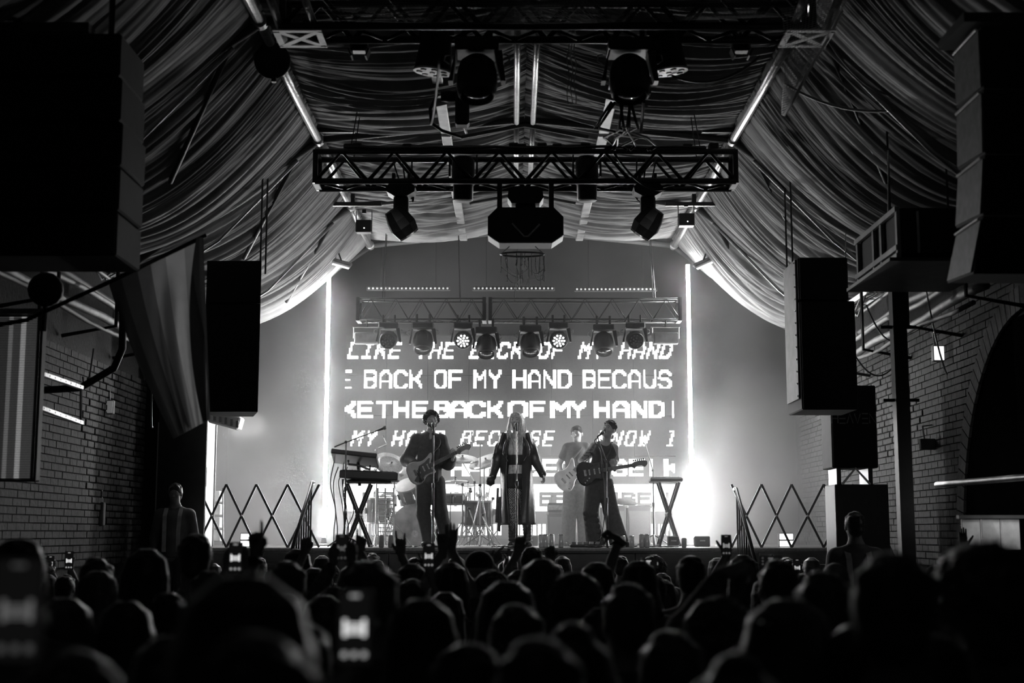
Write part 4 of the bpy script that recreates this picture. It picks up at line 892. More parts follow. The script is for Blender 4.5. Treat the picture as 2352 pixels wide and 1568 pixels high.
# ---------------------------------------------------------------- instruments and stands
def mic(parent, tip, back, m=black):
    tip, back = Vector(tip), Vector(back); d = (tip-back)
    if m is steel: d = d*.6; tip = back+d
    L = d.length; Rm = frame(d); w = .5 if m is steel else 1
    M().lathe([(.010*w, 0), (.012*w, L*.3), (.016*w, L*.68), (.017*w, L*.7)], back, Rm, 12).build('microphone_body', m, parent, True)
    M().lathe([(.017*w, L*.7), (.025*w, L*.76), (.026*w, L*.88), (.020*w, L*.98), (0, L*1.02)], back, Rm, 14).build('microphone_grille', mat('mic_mesh', .15, .35, .8, scale=300, bump=.5), parent, True)
def mic_stand(x, y, z_top, label, boom=None, legs='round', tip=None, m=blackm):
    t = thing('microphone_stand', label, 'microphone stand', (x, y, ST))
    if legs == 'round': M().lathe([(.12, 0), (.125, .012), (.10, .022), (.02, .03), (.016, .06)], (x, y, ST), None, 20).build('base', m, t, True)
    else:
        for k in range(3):
            a = 2.1*k+.5; M().tube([(x, y, ST+.16), (x+.27*math.cos(a), y+.27*math.sin(a), ST+.012)], .010, 6).build('leg', m, t)
    M().tube([(x, y, ST), (x, y, ST+(z_top-ST)*.55)], .013, 8).build('lower_tube', m, t); M().tube([(x, y, ST+(z_top-ST)*.5), (x, y, z_top)], .0085, 8).build('upper_tube', steel, t)
    M().lathe([(.018, -.03), (.02, 0), (.018, .03)], (x, y, ST+(z_top-ST)*.55), None, 10).build('clutch', m, t)
    e = Vector((x, y, z_top))
    if boom: M().tube([boom[0], e, boom[1]], .008, 6).build('boom', m, t); M().lathe([(.02, -.02), (.02, .02)], e, frame((0, 1, 0)), 10).build('clutch', m, t); e = Vector(boom[1])
    if tip is not None: mic(t, tip, e, m if m is steel else black)
    return t
def guitar(c, nd, fwd, label, bodym, pgm, headm, sc=1.0, L=.62, bass=False, name='electric_guitar'):
    c = Vector(c); nd = Vector(nd).normalized(); fwd = Vector(fwd); fwd = (fwd-nd*fwd.dot(nd)).normalized(); up = fwd.cross(nd)*1
    if up.z < 0: up = -up
    t = thing(name, label, 'guitar', c); P = lambda x, y, z=0: c+(nd*x+up*y+fwd*z)*sc
    o_ = [(-.21, .02), (-.20, .10), (-.14, .155), (-.06, .145), (.0, .11), (.06, .105), (.12, .125), (.175, .155), (.20, .145), (.175, .09), (.135, .04), (.13, -.03), (.145, -.075), (.14, -.105), (.10, -.115), (.05, -.095), (.0, -.105), (-.06, -.15), (-.13, -.165), (-.19, -.12), (-.215, -.05)]
    def pr(out, z0, z1): 
        q = M(); a = [P(x, y, z0) for x, y in out]; b = [P(x, y, z1) for x, y in out]; n = len(out)
        return q.add(a+b, [list(range(n))[::-1], list(range(n, 2*n))]+[[i, (i+1) % n, n+(i+1) % n, n+i] for i in range(n)])
    sm = []
    for i in range(len(o_)):
        a, b = o_[i], o_[(i+1) % len(o_)]; sm += [(a[0]*.75+b[0]*.25, a[1]*.75+b[1]*.25), (a[0]*.25+b[0]*.75, a[1]*.25+b[1]*.75)]
    q = pr([(x*.94, y*.94) for x, y in sm], -.022, -.018); n = len(sm); base = 0
    ring = lambda k, z: [P(x*k, y*k, z) for x, y in sm]
    q = M(); q.add(ring(.93, -.022)+ring(1, -.012)+ring(1, .012)+ring(.93, .022), [list(range(n))[::-1], list(range(3*n, 4*n))]+[[j*n+i, j*n+(i+1) % n, (j+1)*n+(i+1) % n, (j+1)*n+i] for j in range(3) for i in range(n)])
    q.build('body', bodym, t, False)
    pg = [(-.13, -.13), (-.16, -.09), (-.09, -.04), (-.05, .02), (-.02, .06), (.06, .07), (.135, .10), (.15, .09), (.11, .03), (.115, -.05), (.12, -.09), (.07, -.085), (0, -.085), (-.06, -.125)]
    pr(pg, .022, .0255).build('pickguard', pgm, t)
    for x in ((.085, .02, -.045) if not bass else (.03, -.02)): pr([(x-.009, -.036), (x+.009, -.036), (x+.009, .036), (x-.009, .036)], .0255, .031).build('pickup', white if pgm != white else black, t)
    pr([(-.115, -.04), (-.085, -.04), (-.085, .04), (-.115, .04)], .022, .034).build('bridge', chrome, t)
    for kx, ky in ((-.06, -.075), (-.09, -.10), (-.12, -.125)):
        M().lathe([(.011*sc, 0), (.009*sc, .012*sc), (0, .012*sc)], P(kx, ky, .0255), frame(fwd), 10).build('knob', chrome, t)
    pr([(.09, -.027), (L, -.021), (L, .021), (.09, .027)], .012, .028).build('neck', wood, t)
    pr([(.09, -.027), (L, -.021), (L, .021), (.09, .027)], .0285, .033).build('fretboard', mat('fretboard', .03, .4), t)
    for i in range(12):
        x = L-(L-.1)*(1-2**(-(i+1)/9)); pr([(x-.001, -.024), (x+.001, -.024), (x+.001, .024), (x-.001, .024)], .033, .0345).build('fret', steel, t)
    hd = [(L, -.021), (L+.03, -.045), (L+.06, -.02), (L+.12, -.018), (L+.165, -.045), (L+.20, -.02), (L+.205, .02), (L+.17, .042), (L+.10, .045), (L+.04, .040), (L, .021)]
    pr(hd, .008, .024).build('headstock', headm, t)
    for i in range(4 if bass else 6):
        x = L+.035+i*(.025 if not bass else .038); M().lathe([(.006*sc, 0), (.011*sc, .01*sc), (.009*sc, .024*sc), (0, .026*sc)], P(x, .045, .016), frame(up), 8).build('tuning_peg', chrome, t)
    for i in range(4 if bass else 6):
        y = -.017+.034*i/(3 if bass else 5); M().tube([P(-.10, y*1.2, .037), P(L+.06, y, .0365)], .0011, 4).build('string', steel, t)
    return t, P
def cable(pts, label, r=.006, m=rubber): tag(M().tube(pts, r, 6).build('cable', m, None, True, origin=pts[0]), label, 'cable')
def swag(pts, seg=6):                     # smooth curve through points
    pts = [Vector(p) for p in pts]; out = []
    for i in range(len(pts)-1):
        p0, p1, p2, p3 = pts[max(i-1, 0)], pts[i], pts[i+1], pts[min(i+2, len(pts)-1)]
        for k in range(seg):
            t = k/seg; out.append(.5*((2*p1)+(p2-p0)*t+(2*p0-5*p1+4*p2-p3)*t*t+(3*p1-p0-3*p2+p3)*t**3))
    return out+[pts[-1]]
# ---------------------------------------------------------------- the band
YB = 17.75
def PF(Yp): return lambda x, y, dy=0.0: at(x, y, Yp+dy)
def foot(P, x, dy, L=.24, yaw=0, r=.036):
    p = P(x, 1250, dy); p.z = ST+r; d = Vector((math.sin(yaw), -math.cos(yaw), 0)); return (p-d*.05, p+d*(L-.09))
def limb(a, b, c, r0, r1, r2, k=.02): return [C_(a, b, r0, r1, k), C_(b, c, r1, r2, k)]
def person(label, loc): return thing('person', label, 'person', loc)
# curly-haired guitarist
P = PF(YB)
g1 = person('curly-haired guitarist in a dark overshirt with an open neck, playing a light guitar', (P(988, 1250).x, YB, ST))
h1 = Head(P(991, 966, -.02), (-.10, .18, 1), (.22, -1, .12), .98)
nk = P(985, 992, .02); sl, sr = P(956, 1009), P(1014, 1010); hipc = P(988, 1100, .02)
hl, hr = P(974, 1108), P(1003, 1108); kl, kr = P(972, 1180, -.06), P(1012, 1176, -.04); al, ar_ = P(984, 1240, .0), P(1026, 1240, .06); al.z = ar_.z = ST+.09
el, er = P(934, 1056, .05), P(1030, 1064, -.02); wl_, wr_ = P(956, 1067, -.20), P(1040, 1050, -.24)
torso = [C_(hipc, P(987, 1050), .12, .11, .03), C_(P(987, 1050), P(986, 1030), .11, .115, .03), C_(sl, sr, .048, .048, .03), C_(P(975, 1030), P(998, 1030), .085, .085, .05), C_(P(985, 1008, .01), h1.p(0, -.02, -.07), .055, .05, .03)]
fl, fr = foot(P, 983, .0, yaw=-.3), foot(P, 1028, .06, yaw=.5)
body = torso+h1.prims(.5)+limb(sl, el, wl_, .052, .04, .027)+limb(sr, er, wr_, .052, .04, .027)+limb(hl, kl, al, .085, .055, .038)+limb(hr, kr, ar_, .085, .055, .038)
hh = sdf(h1.prims(.5)+[C_(h1.p(0, -.02, -.07), P(985, 1008, .01), .048, .056, .03)], .0048)
hnd = [sdf(hand(wl_, (.75, -.1, -.45), (.1, 1, .1), -1, (.5, .5, .6, .7, .8), .95), .0042), sdf(hand(wr_, (.05, -.05, 1), (-.35, .9, 0), -1, (.9, .7, .75, .8, .8), .95, thumb=.9), .0042)]
mesh_np('body', join(sdf(body, .009), hh, *hnd), skin, g1); h1.features(g1, 1)
shirt = [C_(P(988, 1104), P(987, 1060), .155, .15, .06), C_(P(987, 1060), P(986, 1025), .15, .155, .05), C_(sl, sr, .066, .066, .05), C_(P(985, 1006, .01), P(985, 998, .01), .075, .062, .03), C_(sl, P(984, 1000, .02), .06, .05, .04), C_(sr, P(987, 1000, .02), .06, .05, .04)]
shirt += [C_(P(976, 1006, -.03), P(997, 1006, -.03), .06, .06, .03), C_(sl, el, .068, .085, .04), C_(el, wl_.lerp(el, .22), .088, .062, .03), C_(sr, er, .068, .085, .04), C_(er, wr_.lerp(er, .25), .085, .062, .03)]
for i in range(5): shirt.append(C_(el.lerp(sl, .15*i)+Vector((-.02, -.05, .02)), el.lerp(sl, .15*i+.05)+Vector((.07, -.05, -.01)), .035, .03, .015))
for i in range(6): shirt.append(C_(P(966+8*i, 1030+3*(i % 2), -.13), P(968+7*i, 1100, -.125), .022, .028, .02))
shirt += [('p', P(988, 1110), (0, 0, -1), 0), ('e', P(989, 1000, -.10), (.024, .08, .055), None, -.012)]
mesh_np('overshirt', sdf(shirt, .0095), mat('shirt_dark', .055, .8, sheen=.2, scale=25, bump=.3), g1)
tr = [C_(hipc, P(989, 1106), .13, .14, .04)]+limb(hl, kl, al+Vector((0, 0, .02)), .112, .088, .085, .03)+limb(hr, kr, ar_+Vector((0, 0, .02)), .112, .09, .088, .03)
mesh_np('trousers', sdf(tr+[('p', (0, 0, ST+.03), (0, 0, -1), 0)], .0095), mat('trousers_dark', .035, .85, scale=25, bump=.3), g1)
mesh_np('shoe', sdf([C_(*fl, .042, .038)], .008), black, g1); mesh_np('shoe', sdf([C_(*fr, .042, .038)], .008), black, g1)
def curls(h, n, rad, seed, spread=(.100, .115, .105), size=.02, zmin=-.05, cz=.03):
    r = random.Random(seed); P_ = [h.e(0, -.02, .035, .086, .10, .088)]
    for i in range(n):
        a, b = r.uniform(0, 6.283), r.uniform(-.5, 1.5); x, y, z = math.cos(a)*math.cos(b)*spread[0], math.sin(a)*math.cos(b)*spread[1]-.01, cz+math.sin(b)*spread[2]
        if y > .03 and z < .055: continue
        if z < zmin: continue
        P_.append(h.e(x, y, z, size*r.uniform(.7, 1.2), size*r.uniform(.7, 1.2), size*r.uniform(.7, 1.2), .006))
    return P_+[h.e(0, .085, -.02, .05, .045, .07, -.01)]
mesh_np('hair', sdf(curls(h1, 420, .1, 3, (.104, .112, .108), .0135, -.10), .0045), hair_p, g1)
mesh_np('beard', sdf([h1.e(0, .052, -.085, .046, .042, .030), h1.e(-.045, .03, -.06, .02, .03, .035), h1.e(.045, .03, -.06, .02, .03, .035), h1.e(0, .090, -.058, .02, .02, .012, -.004)], .005), hair_p, g1)
gc = P(971, 1078, -.24); gt, GP = guitar(gc, P(1096, 1016, -.30)-gc, (.1, -1, .15), 'pale electric guitar with dark pickguard held by the curly-haired guitarist', mat('guitar_cream', .55, .25), mat('guard_dark', .06, .3), mat('headstock_wood', .2, .4), .98, .50)
M().tube(swag([GP(.17, .13, 0), P(1010, 1020, -.14), P(1003, 1003, -.02), P(990, 1030, .2), GP(-.21, 0, -.03)]), .012, 6).build('strap', mat('strap', .03, .7), gt, True)
for k in range(4): M().tube(swag([GP(-.02-.02*k, .05-.02*k, .05), GP(-.06, -.06-.02*k, .07), GP(-.10+.02*k, -.14, .06), GP(-.03, -.12, .05)]), .006, 6).build('curled_cable', rubber, gt, True)
# blond singer
P = PF(YB-.05)
s1 = person('blond singer in a long open black coat and pale top at the centre microphone', (P(1188, 1250).x, YB-.05, ST))
h2 = Head(P(1185, 965, -.02), (.04, .03, 1), (-.22, -1, .05), .93)
sl, sr = P(1156, 1006), P(1212, 1006); hipc = P(1187, 1096, .0); wst = P(1187, 1066)
hl, hr = P(1178, 1104), P(1200, 1104); kl, kr = P(1176, 1180, -.02), P(1206, 1180, .02); al, ar_ = P(1177, 1240), P(1211, 1240, .05); al.z = ar_.z = ST+.10
el, er = P(1142, 1056, .03), P(1228, 1054, .03); wl_, wr_ = P(1131, 1094, -.08), P(1246, 1088, -.08)
torso = [C_(hipc, wst, .115, .09, .05), C_(wst, P(1186, 1030), .09, .11, .05), C_(sl, sr, .045, .045, .05), C_(P(1180, 1034, -.05), P(1193, 1034, -.05), .064, .064, .03), C_(P(1186, 1004, .01), h2.p(0, -.02, -.07), .045, .042, .03)]
arms = limb(sl, el, wl_, .042, .034, .024)+limb(sr, er, wr_, .042, .034, .024)
legs = limb(hl, kl, al, .085, .052, .036)+limb(hr, kr, ar_, .085, .052, .036)
hh = sdf(h2.prims(.2)+[C_(h2.p(0, -.02, -.07), P(1186, 1006, .01), .042, .047, .03)], .0046)
hnd = [sdf(hand(wl_, (-.25, -.35, -.9), (.9, -.3, .1), 1, (.7, .6, .7, .7, .7), .88), .0042), sdf(hand(wr_, (.25, -.3, -.9), (-.9, -.3, .1), -1, (.3, .25, .35, .5, .6), .88), .0042)]
mesh_np('body', join(sdf(torso+h2.prims(.2)+arms+legs, .009), hh, *hnd), skin, s1); h2.features(s1, .5)
mesh_np('top', sdf([C_(P(1187, 1040), P(1186, 1016), .112, .115, .04), C_(P(1180, 1034, -.05), P(1193, 1034, -.05), .072, .072, .04), ('p', P(0, 1050), (0, 0, -1), 0), ('p', P(0, 1008), (0, 0, 1), 0)], .008), cl_w, s1)
mesh_np('corset_belt', sdf([C_(P(1187, 1070), P(1187, 1040), .108, .128, .03), ('p', P(0, 1068), (0, 0, -1), 0), ('p', P(0, 1045), (0, 0, 1), 0)], .008), black, s1)
mesh_np('waistband', sdf([C_(P(1187, 1098), P(1187, 1066), .124, .104, .04), ('p', P(0, 1089), (0, 0, -1), 0), ('p', P(0, 1064), (0, 0, 1), 0)], .008), cl_w, s1)
mesh_np('shorts', sdf([C_(hipc, P(1187, 1080), .13, .122, .04), C_(hl, hl.lerp(kl, .1), .1, .098), C_(hr, hr.lerp(kr, .1), .1, .098), ('p', P(0, 1088), (0, 0, 1), 0)], .008), cl_b, s1)
q = M(); rr = random.Random(2)            # lace tights: a net of small dark dots and bands on each leg
for (a, b, r0, r1) in ((hl, kl, .088, .056), (kl, al, .056, .040), (hr, kr, .088, .056), (kr, ar_, .056, .040)):
    ax_ = frame(b-a); L = (b-a).length
    for i in range(int(L/.016)):
        for j in range(15):
            an = 6.283*(j+.5*(i % 2))/15; f_ = (i+.5)*.016/L; rd = r0+(r1-r0)*f_+.002; c_ = a.lerp(b, f_)+ax_@Vector((rd*math.cos(an), rd*math.sin(an), 0))
            if rr.random() < .72: q.lathe([(.0085, 0), (0, .002)], c_, frame(ax_@Vector((math.cos(an), math.sin(an), 0))), 5)
o = q.build('lace_tights', cl_b, s1); o['kind'] = 'stuff'
coatm = mat('coat_leather', .02, .38, scale=12, bump=.3, spec=.6)
cL = [(1003, 1160, 1213, .06, .09), (1012, 1151, 1219, .09, .11), (1035, 1149, 1222, .13, .12), (1065, 1149, 1222, .15, .13), (1095, 1149, 1224, .17, .14), (1130, 1149, 1226, .19, .15), (1170, 1149, 1229, .20, .17), (1205, 1150, 1233, .21, .18)]
gaps = [(1172, 1200), (1166, 1202), (1164, 1201), (1164, 1200), (1163, 1200), (1164, 1199), (1168, 1196), (1170, 1195)]
V = []; Fc = []; nA, nS = 72, 6; rows = []
for i in range(len(cL)-1):
    for k in range(nS+(i == len(cL)-2)):
        f_ = k/nS; A_ = [cL[i][j]+(cL[i+1][j]-cL[i][j])*f_ for j in range(5)]; g_ = [gaps[i][j]+(gaps[i+1][j]-gaps[i][j])*f_ for j in (0, 1)]; rows.append((A_, g_, i+f_))
for lay in (0, 1):
    for (py, xa, xb, fr, bk), (ga, gb), lv in rows:
        cx, hw = (xa+xb)/2, (xb-xa)/2
        for j in range(nA+1):
            u = j/nA; t0 = math.acos(max(-1, min(1, (gb-cx)/hw))); t1 = math.acos(max(-1, min(1, (ga-cx)/hw)))+2*(math.pi-math.acos(max(-1, min(1, (ga-cx)/hw))))
            th = t0-u*(t0+math.pi+(math.pi-math.acos(max(-1, min(1, (ga-cx)/hw))))); ins = (1-.06*lay)
            rip = 1+.035*min(1, lv/3)*math.sin(u*57+.5*lv)+.03*min(1, lv/3)*math.sin(u*23+lv)
            x = cx+hw*math.cos(th)*ins*(1 if abs(math.cos(th)) < .9 else 1); d_ = math.sin(th); dy = -(fr if d_ > 0 else bk)*d_*ins*rip
            V.append(P(x+hw*.03*math.sin(u*31+lv*1.3)*(lv/7), py, dy))
nR = len(rows); W1 = nA+1
for lay in (0, 1):
    o_ = lay*nR*W1
    for i in range(nR-1):
        for j in range(nA): a_ = o_+i*W1+j; Fc.append([a_, a_+1, a_+W1+1, a_+W1] if lay else [a_, a_+W1, a_+W1+1, a_+1])
o_ = nR*W1
for j in range(nA): Fc += [[j, j+1, o_+j+1, o_+j], [(nR-1)*W1+j, o_+(nR-1)*W1+j, o_+(nR-1)*W1+j+1, (nR-1)*W1+j+1]]
for i in range(nR-1):
    for j in (0, nA): a_ = i*W1+j; Fc.append([a_, a_+W1, o_+a_+W1, o_+a_])
mesh('coat', V, Fc, coatm, s1, True)
slv = []
for sh, e_, w_, sg in ((sl, el, wl_, -1), (sr, er, wr_, 1)):
    slv += [C_(sh+Vector((-sg*.02, .01, 0)), sh.lerp(e_, .5), .062, .075, .03), C_(sh.lerp(e_, .5), e_, .075, .072, .03), C_(e_, w_.lerp(e_, .15), .072, .050, .02), C_(w_.lerp(e_, .15), w_, .048, .052, .01)]
    for i in range(7): f_ = i/7; c_ = sh.lerp(e_, .35+f_*.65); slv.append(C_(c_+Vector((-.05, -.03, .012*(i % 2))), c_+Vector((.05, -.035, -.01)), .022, .018, .012))
    for i in range(3): slv.append(C_(sh+Vector((sg*(.0+.012*i), -.05+.05*i, .045)), sh+Vector((sg*(.075-.006*i), -.05+.05*i, -.19)), .028, .010, .02))
slv += [C_(sl+Vector((0, .02, .02)), P(1180, 1001, .09), .05, .045, .03), C_(sr+Vector((0, .02, .02)), P(1192, 1001, .09), .05, .045, .03), ('e', h2.p(0, 0, -.03), (.075, .11, .15), None, -.02)]
mesh_np('coat_sleeves', sdf(slv, .0085), coatm, s1)
for k, (xa, xb) in enumerate(((1172, 1159), (1199, 1213))): M().tube(swag([P(xa, 1003, -.07), P((xa+xb)/2+(-3 if k == 0 else 3), 1018, -.13), P(xb if k == 0 else xb, 1040, -.13), P(xa-6 if k == 0 else xa+3, 1060, -.14)]), [.02]*4+[.026]*10+[.012]*5, 6).build('lapel', coatm, s1, True)
q = M()
for x, w0 in ((1141, 0), (1146, 1)): q.prism([(0, 0), (.03, 0), (.02, -.45), (-.02, -.44)], P(x, 1120+20*w0, -.02), (1, 0, 0), (0, 0, 1), .012)
q.build('coat_belt', coatm, s1)
hr_ = [h2.e(0, -.02, .035, .082, .098, .086)]
for i in range(150):
    r = random.Random(i*7); sg = -1 if i % 2 else 1; a = r.uniform(.0, 1); x = sg*(.068+.026*math.sin(a*1.8)+r.uniform(-.004, .008)); y = .050-.115*a; ln = r.uniform(.20, .44); rd = r.uniform(.006, .009)
    p0, pm_, p1, p2 = h2.p(sg*.010, .055-.075*a, .098), h2.p(x*.72, y*.9+.01, .080), h2.p(x*1.04, y, .01), h2.p(x*1.12+sg*r.uniform(0, .022), y+r.uniform(-.02, .03), -.12); p3 = p2+Vector((sg*r.uniform(-.01, .075), r.uniform(-.09, .0), -ln*.55))
    hr_ += [C_(p0, pm_, rd, rd, .006), C_(pm_, p1, rd, rd, .006), C_(p1, p2, rd, rd, .005), C_(p2, p3, rd, .003, .004)]
hr_ += [h2.e(0, .095, -.03, .044, .05, .085, -.01)]
mesh_np('hair', sdf(hr_, .0045, .03), hair_l, s1)
for k in (-1, 1): mesh_np('boot', sdf([C_((al if k < 0 else ar_)+Vector((0, 0, .22)), (al if k < 0 else ar_), .05, .045), C_(*foot(P, 1177 if k < 0 else 1211, .0 if k < 0 else .05, yaw=-.2*-k), .04, .034)]+[C_((al if k < 0 else ar_)+Vector((-.03, -.02, .04*i)), (al if k < 0 else ar_)+Vector((.03, -.02, .04*i+.01)), .025, .025, .01) for i in range(6)], .008), black, s1)
M().tube(swag([P(1176, 1001, -.05), P(1179, 1010, -.105), P(1184, 1015, -.125), P(1190, 1010, -.105), P(1194, 1001, -.05)]), .004, 5).build('necklace', chrome, s1, True)
M().tube(swag([P(1174, 1002, -.05), P(1177, 1018, -.12), P(1183, 1030, -.15), P(1191, 1018, -.12), P(1196, 1002, -.05)]), .003, 5).build('necklace', steel, s1, True)
c_ = P(1126, 1104, -.14); tag(M().lathe([(0, -.055), (.05, -.045), (.062, 0), (.05, .045), (0, .055)], c_, frame((1, .3, 0)), 16).build('tambourine', black, None, True, origin=c_), 'small round black object held in the blond singer\'s right hand', 'percussion')
# guitarist in the black sleeveless top
P = PF(YB)
g2 = person('dark-haired guitarist in a black sleeveless top leaning to a boom microphone', (P(1392, 1250).x, YB, ST))
h3 = Head(P(1399, 986, -.03), (.36, .10, 1), (-.62, -.85, .10), .96)
sl, sr = P(1364, 1025), P(1411, 1028); hipc = P(1377, 1100, .02)
hl, hr = P(1364, 1108), P(1389, 1108); kl, kr = P(1357, 1178, -.03), P(1403, 1172, -.05); al, ar_ = P(1368, 1240, .02), P(1421, 1240, -.02); al.z = ar_.z = ST+.09
el, er = P(1335, 1058, .03), P(1415, 1056, .02); wl_, wr_ = P(1350, 1079, -.20), P(1410, 1074, -.14)
torso = [C_(hipc, P(1381, 1066), .115, .11, .05), C_(P(1381, 1066), P(1387, 1040), .11, .125, .05), C_(sl, sr, .052, .052, .05), C_(P(1378, 1040), P(1397, 1040), .09, .09, .04), C_(P(1390, 1020, .01), h3.p(0, -.02, -.07), .055, .05, .03), C_(P(1380, 1022, .02), P(1402, 1023, .02), .05, .05, .03)]
hh = sdf(h3.prims(.5)+[C_(h3.p(0, -.02, -.07), P(1390, 1020, .01), .048, .056, .03)], .0048)
hnd = [sdf(hand(wl_, (.55, -.15, -.6), (.1, 1, .1), -1, (.3, .35, .4, .5, .6), .95), .0042), sdf(hand(wr_, (-.2, -.2, .6), (0, 1, .3), -1, (.8, .8, .85, .9, .9), .95, thumb=.9), .0042)]
mesh_np('body', join(sdf(torso+h3.prims(.5)+limb(sl, el, wl_, .050, .040, .027)+limb(sr, er, wr_, .050, .040, .027)+limb(hl, kl, al, .085, .055, .038)+limb(hr, kr, ar_, .085, .055, .038), .0085), hh, *hnd), skin, g2); h3.features(g2, .8)
q = M(); Ra = frame(el-sl); ink = mat('tattoo_ink', .05, .6)
for k in range(3):
    q.tube(swag([sl.lerp(el, .22+.20*k+.08*math.sin(i*1.7))+Ra@Vector((.0515*math.cos(-2.2+i*.55), .0515*math.sin(-2.2+i*.55), .0)) for i in range(6)], 3), .0035, 4)
for k in range(2): q.tube(swag([el.lerp(sl, .08+.10*k)+Ra@Vector((.046*math.cos(-2.6+i*.6), .046*math.sin(-2.6+i*.6), .015*math.sin(i*2))) for i in range(6)], 3), .003, 4)
q.build('arm_tattoo', ink, g2, True)
q = M(); Rb = frame(er-sr)
for k in range(3): q.tube([sr.lerp(er, .35+.1*k)+Rb@Vector((.049*math.cos(.2+i*.4), .049*math.sin(.2+i*.4), .0)) for i in range(5)], .003, 4)
q.build('arm_tattoo', ink, g2, True)
vest = [C_(P(1378, 1103), P(1381, 1070), .135, .128, .05), C_(P(1381, 1070), P(1387, 1042), .128, .14, .05), C_(P(1376, 1036), P(1400, 1036), .105, .105, .04), C_(P(1377, 1022, .02), P(1377, 1034, -.02), .056, .06, .02), C_(P(1404, 1023, .02), P(1403, 1034, -.02), .056, .06, .02)]
vest += [('e', P(1391, 1010, -.08), (.07, .13, .075), None, -.02), ('e', sl+Vector((-.035, 0, .0)), (.072, .09, .085), None, -.02), ('e', sr+Vector((.04, 0, .0)), (.072, .09, .085), None, -.02), ('p', P(0, 1104), (0, 0, -1), 0)]
mesh_np('sleeveless_top', sdf(vest, .0085), cl_b, g2)
tr = [C_(hipc, P(1377, 1106), .128, .135, .04)]+limb(hl, kl, al+Vector((0, 0, -.01)), .11, .098, .125, .03)+limb(hr, kr, ar_+Vector((0, 0, -.01)), .11, .098, .125, .03)
for i in range(5): tr.append(C_(kl.lerp(al, .2*i)+Vector((-.08, -.06, 0)), kl.lerp(al, .2*i+.08)+Vector((.06, -.09, 0)), .03, .03, .02))
mesh_np('wide_trousers', sdf(tr+[('p', (0, 0, ST+.025), (0, 0, -1), 0), ('p', P(0, 1099), (0, 0, 1), 0)], .0095), mat('trousers_wide', .045, .85, scale=25, bump=.3), g2)
M().tube([P(1362, 1100, -.10), P(1377, 1101, -.14), P(1392, 1100, -.11)], .014, 6).build('belt', black, g2)
for a in (foot(P, 1368, .02, yaw=-.4), foot(P, 1424, -.02, yaw=.7)): mesh_np('shoe', sdf([C_(*a, .042, .038)], .008), black, g2)
hp = [h3.e(0, -.022, .036, .085, .100, .088), h3.e(-.02, .055, .085, .05, .04, .022, .02)]
for i in range(60):
    r = random.Random(i); a, b = r.uniform(0, 6.283), r.uniform(.0, 1.5); x, y, z = math.cos(a)*math.cos(b)*.082, math.sin(a)*math.cos(b)*.10-.015, .035+math.sin(b)*.088
    if y > .04 and z < .07: continue
    hp.append(('c', h3.p(x, y, z), h3.p(x*1.12, y*1.1+.01, z*1.07), .012, .007, .006))
mesh_np('hair', sdf(hp+[h3.e(0, .09, -.015, .06, .05, .075, -.01)], .0055), hair_p, g2)
mesh_np('moustache', sdf([h3.e(0, .094, -.045, .022, .008, .006)], .0035), hair_p, g2)
gc = P(1362, 1084, -.22); gt, GP = guitar(gc, P(1481, 1064, -.26)-gc, (0, -1, .12), 'black electric guitar with white pickups played by the guitarist in the sleeveless top', mat('guitar_black', .015, .2), mat('guard_black', .03, .2), wood, 1.0, .50)
M().tube(swag([GP(.18, .13, 0), P(1398, 1040, -.14), P(1404, 1018, -.02), P(1385, 1040, .2), GP(-.21, 0, -.03)]), .014, 6).build('strap', mat('strap', .03, .7), gt, True)
# bassist deeper in the haze
YQ = 19.5; P = PF(YQ)
g3 = person('bass player in a plain dark t-shirt standing back in the haze behind the sleeveless guitarist', (P(1322, 1245).x, YQ, ST))
h4 = Head(P(1325, 997, -.02), (-.02, .1, 1), (-.35, -1, .15), 1.0)
sl, sr = P(1304, 1029), P(1344, 1027); hipc = P(1322, 1108); hl, hr = P(1311, 1116), P(1334, 1116); kl, kr = P(1307, 1178, -.03), P(1341, 1178, -.03); al, ar_ = P(1304, 1240), P(1345, 1240); al.z = ar_.z = ST+.09
el, er = P(1284, 1066, .03), P(1358, 1062, .03); wl_, wr_ = P(1293, 1098, -.18), P(1352, 1056, -.25)
torso = [C_(hipc, P(1322, 1060), .12, .115, .05), C_(P(1322, 1060), P(1323, 1038), .12, .13, .05), C_(sl, sr, .055, .055, .05), C_(P(1323, 1026), h4.p(0, -.02, -.07), .055, .05, .03)]
hnd = [sdf(hand(wl_, (.5, -.2, -.5), (.1, 1, .1), -1, (.3, .35, .4, .5, .6), 1), .005), sdf(hand(wr_, (-.1, -.2, .8), (-.3, 1, .2), -1, (.8, .8, .85, .9, .9), 1), .005)]
mesh_np('body', join(sdf(torso+h4.prims()+limb(sl, el, wl_, .05, .04, .027)+limb(sr, er, wr_, .05, .04, .027)+limb(hl, kl, al, .085, .055, .038)+limb(hr, kr, ar_, .085, .055, .038), .010), *hnd), skin, g3); h4.features(g3)
mesh_np('t_shirt', sdf([C_(P(1322, 1112), P(1322, 1060), .15, .14, .05), C_(P(1322, 1060), P(1323, 1038), .14, .15, .05), C_(sl, sr, .075, .075, .04), C_(sl, sl.lerp(el, .5), .075, .068), C_(sr, sr.lerp(er, .5), .075, .068), ('p', P(0, 1112), (0, 0, -1), 0)], .010), cl_d, g3)
mesh_np('trousers', sdf([C_(hipc, P(1322, 1112), .128, .135, .04)]+limb(hl, kl, al, .108, .098, .11, .03)+limb(hr, kr, ar_, .108, .098, .11, .03)+[('p', (0, 0, ST+.025), (0, 0, -1), 0)], .010), cl_g, g3)
for a in (foot(P, 1304, 0, yaw=-.3), foot(P, 1346, 0, yaw=.3)): mesh_np('shoe', sdf([C_(*a, .042, .038)], .009), black, g3)
